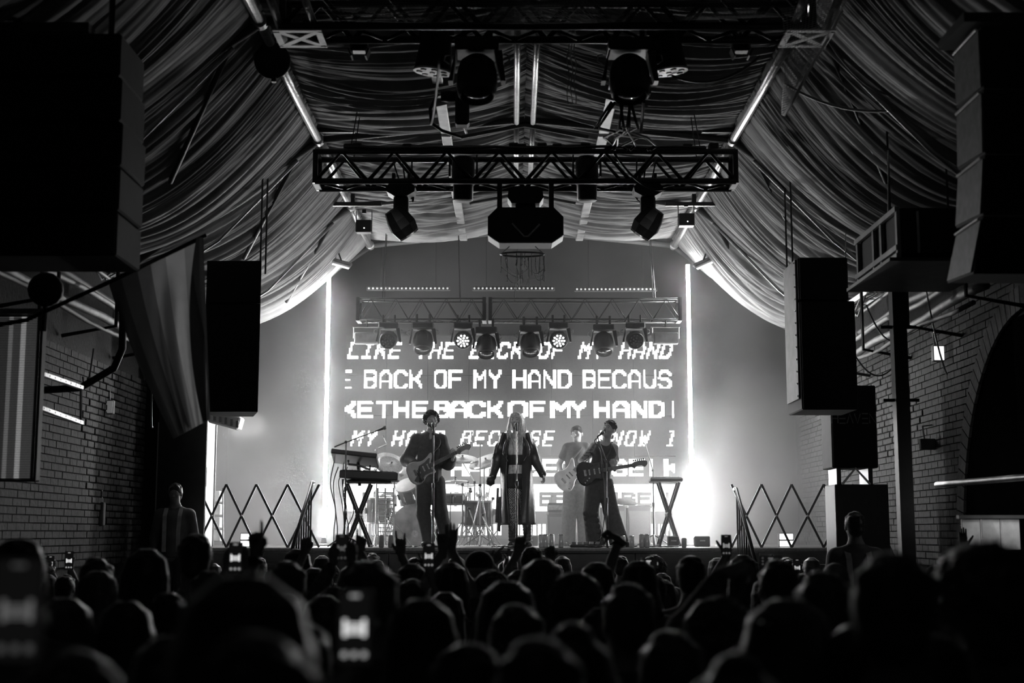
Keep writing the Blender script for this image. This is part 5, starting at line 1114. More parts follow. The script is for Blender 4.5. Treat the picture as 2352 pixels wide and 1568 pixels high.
mesh_np('hair', sdf([h4.e(0, -.022, .04, .086, .104, .09), h4.e(0, .055, .075, .06, .045, .035, .02)]+curls(h4, 60, .1, 9, (.080, .098, .086), .014, -.02)[1:], .0065), hair_p, g3)
gc = P(1308, 1092, -.24); gt, GP = guitar(gc, P(1372, 1032, -.3)-gc, (0, -1, .1), 'white bass guitar held by the musician in the haze', mat('bass_white', .7, .25), white, wood, 1.05, .60, True, 'bass_guitar')
M().tube(swag([GP(.17, .13, 0), P(1336, 1028, -.12), P(1318, 1040, .16), GP(-.21, 0, -.03)]), .014, 6).build('strap', mat('strap', .03, .7), gt, True)
# microphone stands of the three singers and the boom at the keyboards
ym = YB-.36
zt = h1.p(0, .1, -.075).z; x = at(996, 1000, ym).x
mic_stand(x, ym, zt-.16, 'straight black microphone stand before the curly-haired guitarist', tip=(x-.015, ym+.10, zt+.005))
x = at(1187, 1000, ym).x; mic_stand(x, ym, at(0, 990, ym).z, 'straight black microphone stand before the blond singer', tip=(x-.01, ym+.10, at(0, 970, ym).z))
b0, b1 = at(1393, 1060, ym), at(1372, 1003, ym-.02)
mic_stand(b0.x, ym, b0.z, 'black boom microphone stand before the guitarist in the sleeveless top', boom=(at(1396, 1082, ym), b1), legs='tripod', tip=at(1386, 992, ym+.06))
cable(swag([at(1371, 1006, ym), at(1366, 1015, ym), at(1380, 1040, ym-.02), at(1386, 1100, ym-.02), at(1389, 1180, ym-.02), Vector((b0.x-.1, ym, ST+.01))]), 'thin cable spiralling down the boom stand')
# two-tier keyboard rig
YK = 17.5
def xstand(px0, px1, py, Y, spread, t):
    zt_ = at(0, py, Y).z
    for y in (Y-.12, Y+.12):
        for a, b in (((px0, 0), (px1, 1)), ((px1, 0), (px0, 1))):
            p0 = Vector((at(a[0], 1200, Y).x, y, ST+.02)); p1 = Vector((at(b[0], 1120, Y).x, y, zt_)); M().box((p0+p1)/2, (.035, .03, (p1-p0).length), frame(p1-p0, (0, 1, 0))).build('leg', blackm, t)
    for px in (px0, px1): M().tube([(at(px, 1200, Y).x, Y-.2, ST+.02), (at(px, 1200, Y).x, Y+.2, ST+.02)], .016, 8).build('foot_bar', blackm, t)
    M().lathe([(.03, -.16), (.035, 0), (.03, .16)], ((at(px0, 1180, Y).x+at(px1, 1180, Y).x)/2, Y, (ST+zt_)/2), frame((0, 1, 0)), 12).build('pivot', blackm, t)
t = thing('keyboard_stand', 'black double X keyboard stand on the left of the stage', 'stand', (at(826, 1200, YK).x, YK, ST)); xstand(797, 852, 1112, YK, 0, t)
M().tube([at(826, 1115, YK), at(822, 1060, YK+.05)], .02, 8).build('upper_post', blackm, t)
for dx in (800, 850): M().tube([at(dx, 1112, YK-.15), at(dx, 1112, YK+.15)], .016, 6).build('support_arm', blackm, t); M().tube([at(822, 1068, YK), at(dx, 1066 if dx < 820 else 1078, YK), at(dx, 1058 if dx < 820 else 1070, YK-.1)], .014, 6).build('support_arm', blackm, t)
def keyboard(pa, pb, d, h, tilt, label, Y):
    a, b = at(*pa, Y), at(*pb, Y); t = thing('keyboard', label, 'keyboard', (a+b)/2); tilt *= .6; L = (b-a).length; ux = (a-b).normalized(); vy = Vector((0, -math.cos(tilt), math.sin(tilt))); n_ = ux.cross(vy); Rm = Matrix((ux, vy, n_)).transposed(); c = (a+b)/2
    M().box(c, (L, d, h), Rm, bev=.012).build('case', black, t)
    M().box(c+Rm@Vector((0, d*.2, h/2+.004)), (L*.92, d*.4, .008), Rm).build('control_panel', dark, t)
    n = 29
    for i in range(n): M().box(c+Rm@Vector((-L*.45+L*.9*(i+.5)/n, -d*.26, h/2+.006)), (L*.9/n-.002, d*.38, .012), Rm).build('white_key', white, t)
    for i in range(n-1):
        if i % 7 not in (2, 6): M().box(c+Rm@Vector((-L*.45+L*.9*(i+1)/n, -d*.18, h/2+.014)), (.010, d*.22, .012), Rm).build('black_key', black, t)
    for i in range(9): M().lathe([(.009, 0), (.007, .014), (0, .014)], c+Rm@Vector((-L*.4+L*.8*i/8, d*.22, h/2+.008)), Rm, 8).build('knob', steel, t)
keyboard((764, 1046), (868, 1058), .36, .07, .55, 'upper keyboard tilted toward the player on the left rig', YK)
keyboard((783, 1090), (916, 1096), .34, .10, .05, 'lower long keyboard on the left rig', YK)
keyboard((797, 1106), (900, 1107), .22, .035, .0, 'slim controller tucked under the lower keyboard', YK+.02)
p0, p1, p2 = at(768, 1026, 17.3), at(795, 1015, 17.3), at(862, 990, 17.35)
mic_stand(p1.x, 17.3, p1.z, 'black boom microphone stand over the left keyboards', boom=(p0, p2), legs='tripod', tip=at(887, 981, 17.35))
for k in range(6):
    r = random.Random(k+3); x0 = 770+7*k; a = at(x0, 1050+(k % 3)*22, YK+.1); cable(swag([a, at(x0-8+r.uniform(-6, 6), 1110, YK+.1), at(x0+r.uniform(-8, 8), 1170, YK+.05), at(x0+r.uniform(-10, 10), 1215, YK), Vector((at(x0-4, 1240, YK).x, YK, ST+.008))]), ('outermost', 'second', 'third', 'fourth', 'fifth', 'innermost')[k]+' cable trailing down from the left keyboards to the stage')
# small synth on an X stand in the smoke
YS = 18.6; t = thing('keyboard_stand', 'thin X keyboard stand in the smoke at the right', 'stand', (at(1530, 1200, YS).x, YS, ST)); xstand(1512, 1558, 1108, YS, 0, t)
keyboard((1492, 1103), (1566, 1103), .25, .05, .1, 'small keyboard on the stand in the smoke', YS)
mic_stand(at(1500, 1100, YS).x, YS, at(0, 1080, YS).z, 'thin boom microphone stand in the smoke at the right', boom=(at(1502, 1085, YS), at(1482, 1020, YS)), legs='tripod', tip=at(1474, 1014, YS), m=steel)
# amplifiers, boxes, cans
def amp(x0, x1, y0, Y, d, label, head=None):
    a, b = at(x0, y0, Y), at(x1, y0, Y); t = thing('amplifier', label, 'amplifier', ((a.x+b.x)/2, Y, ST)); h = a.z-ST
    M().box(((a.x+b.x)/2, Y+d/2, ST+h/2), (b.x-a.x, d, h), bev=.015).build('cabinet', mat('amp_tolex', .06, .6), t)
    M().box(((a.x+b.x)/2, Y-.006, ST+h*.46), (b.x-a.x-.06, .012, h*.8)).build('grille', mat('amp_grille', .14, .8, scale=200, bump=.4), t)
    for k in (-1, 1):
        for z in (.02, h-.02): M().box(((a.x+b.x)/2+k*(b.x-a.x)/2, Y+.01, ST+z), (.04, .04, .04), bev=.008).build('corner', steel, t)
    if head: hz_ = at(0, head, Y).z-a.z; M().box(((a.x+b.x)/2, Y+d/2, a.z+hz_/2), ((b.x-a.x)*.96, d*.9, hz_), bev=.015).build('head', black, t); M().box(((a.x+b.x)/2, Y+.01, a.z+hz_/2), ((b.x-a.x)*.86, .012, hz_*.5)).build('control_panel', alu, t)
    return t
amp(1257, 1298, 1176, 20.2, .3, 'grey amplifier cabinet with a head behind the bass player', 1154)
amp(1378, 1438, 1160, 19.9, .32, 'wide grey amplifier behind the sleeveless guitarist'); amp(1440, 1495, 1160, 19.9, .32, 'second wide amplifier, next to the small keyboard stand')
c_ = at(1435, 1156, 20.0); M_ = sdf([E_(c_+Vector((0, .0, .02)), (.13, .08, .045)), E_(c_+Vector((-.06, -.02, .04)), (.07, .06, .04)), E_(c_+Vector((.1, .0, .0)), (.09, .07, .03))], .012); o = mesh_np('folded_cloth', M_, cl_d, None, c_); tag(o, 'crumpled cloth lying on the wide amplifiers', 'cloth')
def can(x, Y, h, r, label, m=alu):
    p = at(x, 1240, Y); t = thing('drink_can', label, 'drink can', (p.x, Y, ST), 'drink cans along the stage front')
    M().lathe([(r*.8, 0), (r, .012), (r, h-.014)], (p.x, Y, ST), None, 16).build('body', m, t, True); M().lathe([(r, h-.014), (r*.82, h), (r*.78, h-.004), (0, h-.004)], (p.x, Y, ST), None, 16).build('lid', chrome, t, True)
canm = mat('can_pale', .7, .3, .2)
for x, h, lb in ((1243, .165, 'slim pale can left in the row right of the singer'), (1253, .168, 'tall pale can, second in the row right of the singer'), (1267, .168, 'tall pale can, third in the row right of the singer'), (1288, .165, 'lone tall can between the singer and the bass player'),
    (1412, .15, 'can beside the sleeveless guitarist\'s foot'), (1431, .15, 'can standing right of the sleeveless guitarist'), (1451, .15, 'can in front of the wide amplifiers'), (1474, .17, 'left can of the touching pair by the small keyboard'), (1486, .17, 'right can of the touching pair by the small keyboard'), (1571, .12, 'small can by the right light tube'), (876, .16, 'tall dark can by the keyboard stand'), (897, .16, 'tall dark can before the bass drum')):
    can(x, 17.36, h, .033, lb, canm if x > 1000 else grey)
for x, w_, Y, lb in ((1546, .14, 18.2, 'small black box at the feet of the small keyboard stand'), (1612, .20, 18.4, 'small black box beside the right light tube'), (1218, .22, 19.9, 'low black case behind the singer')):
    p = at(x, 1240, Y); t = thing('floor_box', lb, 'box', (p.x, Y, ST)); M().box((p.x, Y, ST+.07), (w_, .14, .14), bev=.01).build('case', black, t); M().box((p.x, Y-.075, ST+.08), (.07, .012, .015)).build('handle', steel, t)
for a, b, Y, lb in ((1130, 1178, 17.35, 'cable looping on the stage left of the singer'), (1340, 1400, 17.4, 'cable snaking at the sleeveless guitarist\'s feet'), (1400, 1462, 17.5, 'thick cable lying before the amplifiers'), (900, 960, 17.4, 'cable running by the curly-haired guitarist\'s feet'), (1480, 1560, 17.6, 'cable lying under the small keyboard')):
    n = 9; cable(swag([Vector((at(a+(b-a)*i/n, 1240, Y).x, Y+.08*math.sin(i*1.9+a), ST+.010+.006*(i % 2))) for i in range(n+1)], 4), lb, .008)
p = at(1345, 1250, 17.5); t = thing('pedal_board', 'low pedal board at the sleeveless guitarist\'s feet', 'pedal board', (p.x, 17.5, ST)); M().box((p.x, 17.5, ST+.02), (.4, .2, .035), bev=.008).build('board', black, t)
for i in range(5): M().box((p.x-.15+.075*i, 17.5, ST+.055), (.055, .10, .035), bev=.005).build('pedal', steel if i % 2 else grey, t)
# drum kit
YD = 19.6
def lug_drum(c, r, L, axis, label, shell, n=8, name='drum', headm=None):
    t = thing(name, label, 'drum', c); Rm = frame(axis); c = Vector(c)
    M().lathe([(r*.97, -L/2), (r, -L/2+.01), (r, L/2-.01), (r*.97, L/2)], c, Rm, 32).build('shell', shell, t, True)
    for s_ in (-1, 1):
        M().lathe([(r*.97, s_*(L/2-.012)), (r+.012, s_*(L/2-.012)), (r+.012, s_*(L/2+.012)), (r*.96, s_*(L/2+.012))], c, Rm, 32).build('hoop', steel, t)
        M().lathe([(r*.97, s_*(L/2+.003)), (0, s_*(L/2+.004))], c, Rm, 32).build('drumhead', headm or mat('drumhead', .5, .4), t)
    for i in range(n):
        a = 6.283*i/n; p = c+Rm@Vector(((r+.012)*math.cos(a), (r+.012)*math.sin(a), 0)); M().box(p, (.018, .018, min(.09, L*.6)), Rm).build('lug', chrome, t)
        M().tube([p-Rm@Vector((0, 0, L/2)), p+Rm@Vector((0, 0, L/2))], .004, 5).build('tension_rod', chrome, t)
    return t
bd = at(955, 1198, YD); bd.z = ST+.29
t = lug_drum(bd, .285, .40, (-.12, -1, 0), 'large bass drum with dark front head behind the curly-haired guitarist', mat('shell_dark', .08, .25), 10, 'bass_drum', mat('bass_head', .10, .45))
M().lathe([(.045, .215), (.05, .222), (.0, .222)], bd+Vector((.03, 0, -.12)), frame((-.12, -1, 0)), 16).build('port_ring', alu, t)
for k in (-1, 1): M().tube([bd+Vector((k*.26, -.1, -.1)), bd+Vector((k*.36, -.22, -.285))], .009, 6).build('spur', chrome, t)
c_ = at(940, 1130, YD-.05); lug_drum(c_, .16, .24, (-.25, -.6, .85), 'tom drum mounted over the bass drum', mat('shell_dark', .08, .25), 8, 'tom_drum'); M().tube([c_, bd+Vector((0, 0, .28))], .014, 8).build('mount', chrome, bpy.data.objects['tom_drum'])
for x, r, z, lb in ((1098, .20, .46, 'floor tom right of the curly-haired guitarist'), (1042, .17, .66, 'snare drum glimpsed right of the curly-haired guitarist'), (866, .20, .5, 'floor tom under the lower keyboard')):
    c_ = at(x, 1200, YD); c_.z = ST+z; t = lug_drum(c_, r, .34 if z < .6 else .14, (0, -.06, 1), lb, mat('shell_dark', .08, .25), 8, 'floor_tom' if z < .6 else 'snare_drum')
    for k in range(3): a = 2.1*k+.3; M().tube([c_+Vector((r*1.02*math.cos(a), r*1.02*math.sin(a), .1)), (c_.x+r*1.15*math.cos(a), c_.y+r*1.15*math.sin(a), ST+.01)], .008, 6).build('leg', chrome, t)
def cymbal(x, y, Y, r, tilt, label, base=None, boom=False):
    c_ = at(x, y, Y); t = thing('cymbal_stand', label, 'cymbal', ((base and at(base, 1200, Y).x) or c_.x, Y, ST)); bx = (base and at(base, 1200, Y).x) or c_.x; Rm = frame(tilt)
    M().lathe([(0, .022), (.02, .020), (.035, .008), (r*.6, .0), (r, -.010), (r*.6, -.003), (.035, .004), (.0, .012)], c_, Rm, 32).build('cymbal', mat('cymbal_brass', .6, .28, .9, scale=60, bump=.2), t, True)
    top = Vector((bx, Y, c_.z-.06)) if not boom else Vector((bx, Y, c_.z-.35))
    M().tube([c_+Rm@Vector((0, 0, .04)), c_-Rm@Vector((0, 0, .05)), top], .008, 6).build('arm', chrome, t); M().tube([top, (bx, Y, ST+.25)], .012, 8).build('pole', chrome, t)
    M().lathe([(.02, -.02), (.02, .02)], top, None, 8).build('clamp', blackm, t); M().lathe([(.012, 0), (.015, .02), (0, .03)], c_+Rm@Vector((0, 0, .025)), Rm, 8).build('wing_nut', black, t)
    for k in range(3): a = 2.1*k+.4; M().tube([(bx, Y, ST+.34), (bx+.26*math.cos(a), Y+.26*math.sin(a), ST+.012)], .009, 6).build('leg', chrome, t); M().tube([(bx, Y, ST+.12), (bx+.16*math.cos(a), Y+.16*math.sin(a), ST+.14)], .006, 5).build('strut', chrome, t)
    return t
cymbal(898, 1066, 19.3, .25, (.42, -.75, .8), 'large tilted cymbal between the keyboards and the curly-haired guitarist', 905)
cymbal(1062, 1052, 19.8, .24, (.1, -.35, 1), 'cymbal seen just right of the curly-haired guitarist\'s hand', 1090, True)
cymbal(1117, 1058, 19.7, .27, (-.35, -.45, 1), 'large pale cymbal tilted beside the singer\'s sleeve', 1112)
cymbal(1046, 1103, 19.5, .18, (0, -.1, 1), 'hi-hat cymbals low beside the curly-haired guitarist', 1062)
cymbal(1075, 1113, 19.9, .20, (0, -.12, 1), 'flat ride cymbal among the stands', 1080)
for (x0, y0, x1, y1, bx, lb) in ((1078, 1003, 1103, 1016, 1103, 'tall thin microphone stand rising over the drum kit'), (885, 1012, 868, 1030, 866, 'thin overhead microphone stand behind the keyboards')):
    Y = 19.2; b = at(bx, y1, Y); mic_stand(b.x, Y, b.z, lb, boom=(b+(b-at(x0, y0, Y))*.3, at(x0+4, y0+8, Y)), legs='tripod', tip=at(x0+(8 if x0 > 1000 else -12), y0-26, Y), m=steel)
t = thing('drum_rack', 'tangle of chrome stands and legs around the drum kit', 'drum hardware', at(1080, 1240, 19.4))
r = random.Random(11)
for k in range(16):
    x = r.uniform(1048, 1150) if k < 11 else r.uniform(862, 925); Y = r.uniform(18.9, 20.1); a = at(x, 1240, Y); a.z = ST+.012
    b = at(x+r.uniform(-45, 45), r.uniform(1105, 1190), Y+r.uniform(-.2, .2)); M().tube([a, b], r.uniform(.006, .011), 6).build('rod', chrome, t, True)
    M().lathe([(.02, -.02), (.02, .02)], b, frame((1, r.random(), 0)), 8).build('clamp', blackm, t)
for x in (868, 885, 904): M().tube([at(x, 1250, 19.1), at(x, 1120, 19.1)], .012, 8).build('post', chrome, t)
for i in range(12): M().tube([at(868, 1130+i*9, 19.1), at(904, 1131+i*9, 19.1)], .007, 6).build('spring_coil', chrome, t)
t = thing('drum_throne', 'round drum stool behind the kit', 'stool', (at(1130, 1200, 20.4).x, 20.4, ST)); M().lathe([(0, .45), (.16, .45), (.17, .5), (.15, .53), (0, .54)], (at(1130, 1200, 20.4).x, 20.4, ST), None, 20).build('seat', black, t, True); M().tube([(at(1130, 1200, 20.4).x, 20.4, ST), (at(1130, 1200, 20.4).x, 20.4, ST+.46)], .02, 8).build('post', chrome, t)
# ---------------------------------------------------------------- the crowd
def fuzz(vf, n, seed, length, cz=1.66, down=.4):
    V, Fc = vf; r = np.random.default_rng(seed); q = Fc[r.integers(0, len(Fc), n)]; a, b, c, d = [V[q[:, i]] for i in range(4)]
    nn = np.cross(c-a, d-b); nn /= np.linalg.norm(nn, axis=1)[:, None]+1e-9; p = (a+c)/2+(b-a)*r.uniform(-.4, .4, (n, 1))
    dr = nn+r.normal(0, .45, (n, 3))-np.array([0, 0, down]); dr /= np.linalg.norm(dr, axis=1)[:, None]; L = length*r.uniform(.4, 1.3, (n, 1))
    sd = np.cross(dr, nn+r.normal(0, .2, (n, 3))); sd /= np.linalg.norm(sd, axis=1)[:, None]+1e-9; w = .0009
    bend = nn*.0-np.array([0, 0, 1])*L*.25
    P = np.stack([p-sd*w-nn*.002, p+sd*w-nn*.002, p+dr*L+bend+sd*w*.3, p+dr*L+bend-sd*w*.3], 1).reshape(-1, 3)
    return join(vf, (P, np.arange(4*n).reshape(n, 4)))
SH = {-1: Vector((-.185, -.01, 1.395)), 1: Vector((.185, -.01, 1.395))}
def ik(s_, t_, side, L1=.30, L2=.26, pole=(0, -.2, -1)):
    d = t_-s_; L = min(max(d.length, .12), .60); k = max(1, L/(L1+L2-.01)); L1 *= k; L2 *= k
    t_ = s_+d.normalized()*L; a = (L1*L1-L2*L2+L*L)/(2*L); h = math.sqrt(max(1e-6, L1*L1-a*a)); u = d.normalized()
    pv = Vector(pole)+Vector((side*.7, 0, 0)); pv = (pv-u*pv.dot(u)).normalized(); return s_+u*a+pv*h, t_
def crowd_prims(arms, w=1.0):
    h = Head((0, .012, 1.645), (0, .05, 1), (0, 1, 0)); T = [C_((0, 0, .93), (0, 0, 1.10), .13*w, .125*w, .05), E_((0, 0, .93), (.165*w, .115, .12), None, .04), E_((0, .0, 1.27), (.16*w, .115, .18), None, .05),
         C_((-.15, -.01, 1.395), (.15, -.01, 1.395), .06, .06, .05), C_((0, -.01, 1.42), (0, .0, 1.57), .062, .056, .03), C_((-.09, -.02, 1.43), (0, -.02, 1.50), .04, .05, .04), C_((.09, -.02, 1.43), (0, -.02, 1.50), .04, .05, .04)]
    legs = []
    for s_ in (-1, 1): legs += limb(Vector((s_*.09, 0, .9)), Vector((s_*.10, .01, .50)), Vector((s_*.105, -.01, .09)), .085, .055, .038)+[C_((s_*.105, -.04, .04), (s_*.12, .14, .035), .04, .032)]
    A = []; H = []; armpts = {}
    for s_ in (-1, 1):
        if arms and s_ in arms:
            tgt, hd, nrm, cu, th = arms[s_][:5]; e, t_ = ik(SH[s_], tgt, s_, pole=arms[s_][5] if len(arms[s_]) > 5 else (0, -.2, -1)); armpts[s_] = (e, t_); A += limb(SH[s_], e, t_, .050, .038, .026); H += hand(t_, hd, nrm, th, cu, .98)
        else:
            e, t_ = Vector((s_*.245, -.03, 1.11)), Vector((s_*.235, .06, .87)); armpts[s_] = (e, t_); A += limb(SH[s_], e, t_, .050, .038, .026); H += hand(t_, (0, .1, -1), (-s_, .2, 0), s_, (.3, .3, .35, .4, .45), .95)
    return h, T, legs, A, H, armpts
STY = ('short', 'long', 'curly', 'bald', 'bun', 'bob', 'cap')
def hair_prims(style, seed):
    h = Head((0, .012, 1.645), (0, .05, 1), (0, 1, 0)); r = random.Random(seed); P = [h.e(0, -.020, .034, .084, .102, .090)]
    cut = [h.e(0, .098, -.025, .062, .05, .085, -.012)]
    if style == 'short':
        P += [h.e(0, -.05, -.03, .070, .062, .06, .02)]
        for _ in range(26):
            a, b = r.uniform(0, 6.283), r.uniform(.35, 1.5); P.append(h.e(.075*math.cos(a)*math.cos(b), -.02+.09*math.sin(a)*math.cos(b), .035+.082*math.sin(b), .02, .022, .016, .012))
    if style in ('long', 'bun', 'bob'):
        L = {'long': .36, 'bob': .19, 'bun': .10}[style]
        for i in range(40 if style != 'bun' else 22):
            a = r.uniform(-.25, math.pi+.25); x, y = .078*math.cos(a), -.02-.088*math.sin(a); p0 = h.p(x*.35, y*.35-.01, .112); pm_ = h.p(x*.84, y*.84, .080); p1 = h.p(x*1.10, y*1.08, .015); p2 = h.p(x*1.2, y*1.12-.01, -.10); p3 = p2+Vector((x*.35+r.uniform(-.015, .015), -.015, -(L-.10)*r.uniform(.8, 1.1)))
            P += [C_(p0, pm_, .016, .018, .012), C_(pm_, p1, .018, .018, .012), C_(p1, p2, .018, .02, .01)]+([C_(p2, p3, .02, .008, .01)] if style != 'bun' else [])
        if style == 'bun': P += [h.e(0, -.03, .125, .042, .042, .036, .015)]+[h.e(.03*math.cos(i), -.03+.03*math.sin(i), .13, .016, .016, .016, .006) for i in range(8)]
    if style == 'curly':
        P = curls(h, 170, .1, seed, (.108, .118, .108), .024, -.11, .02)[:-1]+[h.e(0, -.05, -.06, .09, .07, .08, .02)]
    if style == 'cap':
        P = [h.e(0, -.010, .045, .092, .110, .085), ('p', h.p(0, 0, .018), tuple(-h.u), 0), h.e(0, .12, .028, .065, .07, .010, .008)]; cut = []
    if style == 'bald': P = [h.e(0, -.045, -.02, .078, .062, .045)]; 
    return P+cut
shirtm = [cl_b, cl_d, cl_g, mat('shirt_stripe', .10, .8, scale=40, var=.6), cl_b]
PROTO = {}
def clothing(T, legs, armpts, arms, long_):
    sh = [C_((0, 0, .92), (0, 0, 1.10), .155, .15, .05), E_((0, 0, 1.26), (.178, .135, .20), None, .05), C_((-.15, -.01, 1.395), (.15, -.01, 1.395), .078, .078, .05), C_((-.08, -.02, 1.44), (0, -.02, 1.475), .05, .06, .04), C_((.08, -.02, 1.44), (0, -.02, 1.475), .05, .06, .04)]
    for s_ in (-1, 1):
        e, t_ = armpts[s_]; f_ = 1 if long_ else .5; sh.append(C_(SH[s_], SH[s_].lerp(e, f_), .068, .062, .04))
        if long_: sh.append(C_(e, e.lerp(t_, .85), .058, .042, .02))
    sh += [('p', (0, 0, .88), (0, 0, -1), 0), ('e', (0, .02, 1.56), (.062, .07, .09), None, -.015)]
    tr = [E_((0, 0, .92), (.175, .125, .13), None, .04)]
    for s_ in (-1, 1): tr += limb(Vector((s_*.09, 0, .88)), Vector((s_*.10, .01, .50)), Vector((s_*.105, -.01, .11)), .105, .078, .065)
    return sh, tr+[('p', (0, 0, .07), (0, 0, -1), 0), ('p', (0, 0, 1.0), (0, 0, 1), 0)]
HM = {'short': hair_b, 'long': hair_m, 'curly': hair_m, 'bald': hair_b, 'bun': hair_b, 'bob': hair_b, 'cap': cl_b}
def make_person(style, arms=None, long_=False, seed=0, shirt=cl_b, hm=None):
    t = thing('person', '', 'person'); h, T, legs, A, H, ap = crowd_prims(arms)
    hv = [sdf(H, .0065 if arms is None else .005)]
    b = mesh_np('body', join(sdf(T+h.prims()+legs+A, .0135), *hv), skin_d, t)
    for k in (-1, 1): M().lathe([(0, -.01), (.011, 0), (.008, .007), (0, .010)], h.p(k*.031, .077, .001), Matrix((h.r, h.u, h.f)).transposed(), 8).build('eye', eyew, t, True)
    sh, tr = clothing(T, legs, ap, arms, long_); mesh_np('shirt', sdf(sh, .0135), shirt, t); mesh_np('trousers', sdf(tr, .016), cl_d, t)
    hp = sdf(hair_prims(style, seed), .0085 if style in ('curly', 'short') else .0095)
    mesh_np('cap' if style == 'cap' else 'hair', hp if style == 'cap' else fuzz(hp, 2600 if style == 'curly' else 1500, seed, {'short': .014, 'curly': .028, 'bald': .005}.get(style, .02)), hm or HM[style], t)
    return t
TOP = {'short': 1.775, 'long': 1.77, 'curly': 1.80, 'bald': 1.757, 'bun': 1.80, 'bob': 1.77, 'cap': 1.775}
WID = {'short': .170, 'long': .20, 'curly': .235, 'bald': .16, 'bun': .185, 'bob': .20, 'cap': .185}
def place(t, x, y, D, style, yaw, label, group=None):
    p = at(x, y, D); s_ = p.z/TOP[style]; t.location = (p.x, D, 0); t.scale = (s_, s_, s_); t.rotation_euler.z = R(yaw); t['label'] = label
    if group: t['group'] = group
    return s_
GRP = 'concert crowd seen from behind'
crowd = [  # x, top y, head width px, style, yaw, shirt, label
 (560, 1338, 290, 'long', 8, 'person with a broad mass of dark shoulder-length hair, large and blurred before the stage-left gate'),
 (585, 1462, 310, 'short', -6, 'nearest blurred dark head at the bottom edge, below the broad long-haired person'),
 (45, 1240, 120, 'short', 12, 'tall short-haired person at the left edge under the side video panel'),
 (340, 1267, 98, 'bob', -5, 'person with straight dark bob in front of the left brick pier'),
 (450, 1228, 72, 'short', 10, 'tall short-haired person under the guard in the left wing'),
 (222, 1282, 74, 'short', 20, 'person with smooth cropped hair left of the dark bob'), (226, 1316, 92, 'long', -8, 'person with long dark hair just below the smooth cropped head at the left'),
 (290, 1388, 132, 'bob', 15, 'person with rounded dark hair at the lower left, in front of the long-haired one'), (388, 1362, 88, 'short', -15, 'short-haired person between the dark bob and the broad mass of hair'),
 (661, 1291, 84, 'short', 5, 'smooth round dark head below the stair railing on the left'), (684, 1264, 62, 'bob', -10, 'small head directly under the left stair railing'),
 (150, 1380, 135, 'long', 10, 'long-haired person at the left side below the two small phones'), (96, 1276, 62, 'curly', 0, 'wavy-haired person beside the tall head at the left edge'),
 (848, 1291, 124, 'short', -6, 'large dark head with short hair below the keyboard stand'), (946, 1298, 72, 'bob', 10, 'person with chin-length hair below the bass drum'),
 (1101, 1264, 64, 'cap', 0, 'person in a dark cap in front of the stage left of the singer'), (1244, 1289, 96, 'long', 6, 'person with sleek dark hair right below the singer\'s boots'),
 (1130, 1308, 86, 'curly', -12, 'person with tousled hair left of the singer\'s boots'), (1164, 1342, 128, 'bob', 8, 'person with smooth bob in the middle, two rows behind the singer\'s boots'),
 (1186, 1391, 128, 'short', -5, 'person with parted rounded hair in the middle of the lower crowd'), (1322, 1311, 118, 'curly', 12, 'person with a tall cloud of curls below the bass player'),
 (1373, 1296, 82, 'bob', -18, 'person with swept dark hair below the sleeveless guitarist'), (1389, 1336, 66, 'short', 0, 'small dark head between the cloud of curls and the round head'),
 (1442, 1343, 116, 'short', 16, 'round short-haired head behind the raised fist arm'), (1382, 1401, 108, 'bob', -8, 'round smooth head at the lower middle, below the cloud of curls'),
 (968, 1384, 158, 'bob', 12, 'large smooth head with an ear showing at the lower middle left'), (950, 1352, 62, 'curly', 0, 'small curly head above the large smooth head'),
 (1024, 1364, 90, 'long', -14, 'person with shaggy layered hair between the raised hands and the large smooth head'), (1075, 1481, 174, 'short', 5, 'blurred round head at the bottom edge left of the middle'),
 (1237, 1471, 205, 'short', -7, 'widest blurred head at the bottom edge in the middle'), (1312, 1434, 188, 'bun', 14, 'blurred head with hair tied up, right of the widest blurred head'),
 (1057, 1412, 66, 'short', 0, 'small dark head tucked right of the large smooth head'), (1587, 1278, 66, 'short', -6, 'cropped head below the right light tube'),
 (1787, 1288, 86, 'short', 8, 'dark egg-shaped head below the footlight on the right'), (1590, 1440, 120, 'bob', -10, 'dark head in front of the person with the long raised forearm'),
 (1890, 1315, 126, 'short', 5, 'wide dark head left of the tall ear-showing head'), (1918, 1291, 62, 'bald', 0, 'bald shiny head in front of the guard on the right'),
 (2050, 1274, 178, 'short', -22, 'tall blurred person with ear and jaw showing, left of the biggest head'), (2262, 1240, 215, 'curly', 15, 'biggest dark head at the right edge, hiding the bar'),
 (1805, 1386, 196, 'long', 6, 'person with a shiny clip in long dark hair at the lower right'), (2150, 1296, 56, 'curly', 0, 'small frizzy head between the two tallest heads at the right'),
 (1690, 1503, 225, 'bun', -8, 'blurred head at the bottom edge below the tousled head'), (1522, 1334, 62, 'bob', 10, 'small head below the small keyboard stand'),
 (1952, 1352, 90, 'bob', -6, 'dark head squeezed left of the tall blurred person'), (2168, 1377, 66, 'long', 20, 'turned long-haired head between the two tallest heads, lower down'),
 (1240, 1330, 60, 'short', 4, 'small dark head just behind the sleek-haired person'), (906, 1480, 120, 'bob', -12, 'blurred head at the bottom edge beside the glowing phone'),
 (745, 1372, 98, 'long', 12, 'long-haired person left of the large head below the keyboards'), (690, 1430, 150, 'short', -10, 'dark blurred head between the broad mass of hair and the glowing phone'),
 (1540, 1452, 150, 'short', 8, 'dark head under the elbow of the long raised forearm'), (400, 1470, 200, 'long', 12, 'blurred shoulder-length hair at the lower left, left of the nearest head'),
 (2140, 1470, 190, 'bob', -12, 'dark head low between the two tallest people at the right'), (1960, 1440, 170, 'short', 10, 'dark head right of the shiny clip'), (180, 1500, 200, 'short', -10, 'dark head at the bottom left beside the large phone'),
]
cnt = 0; SM = {}
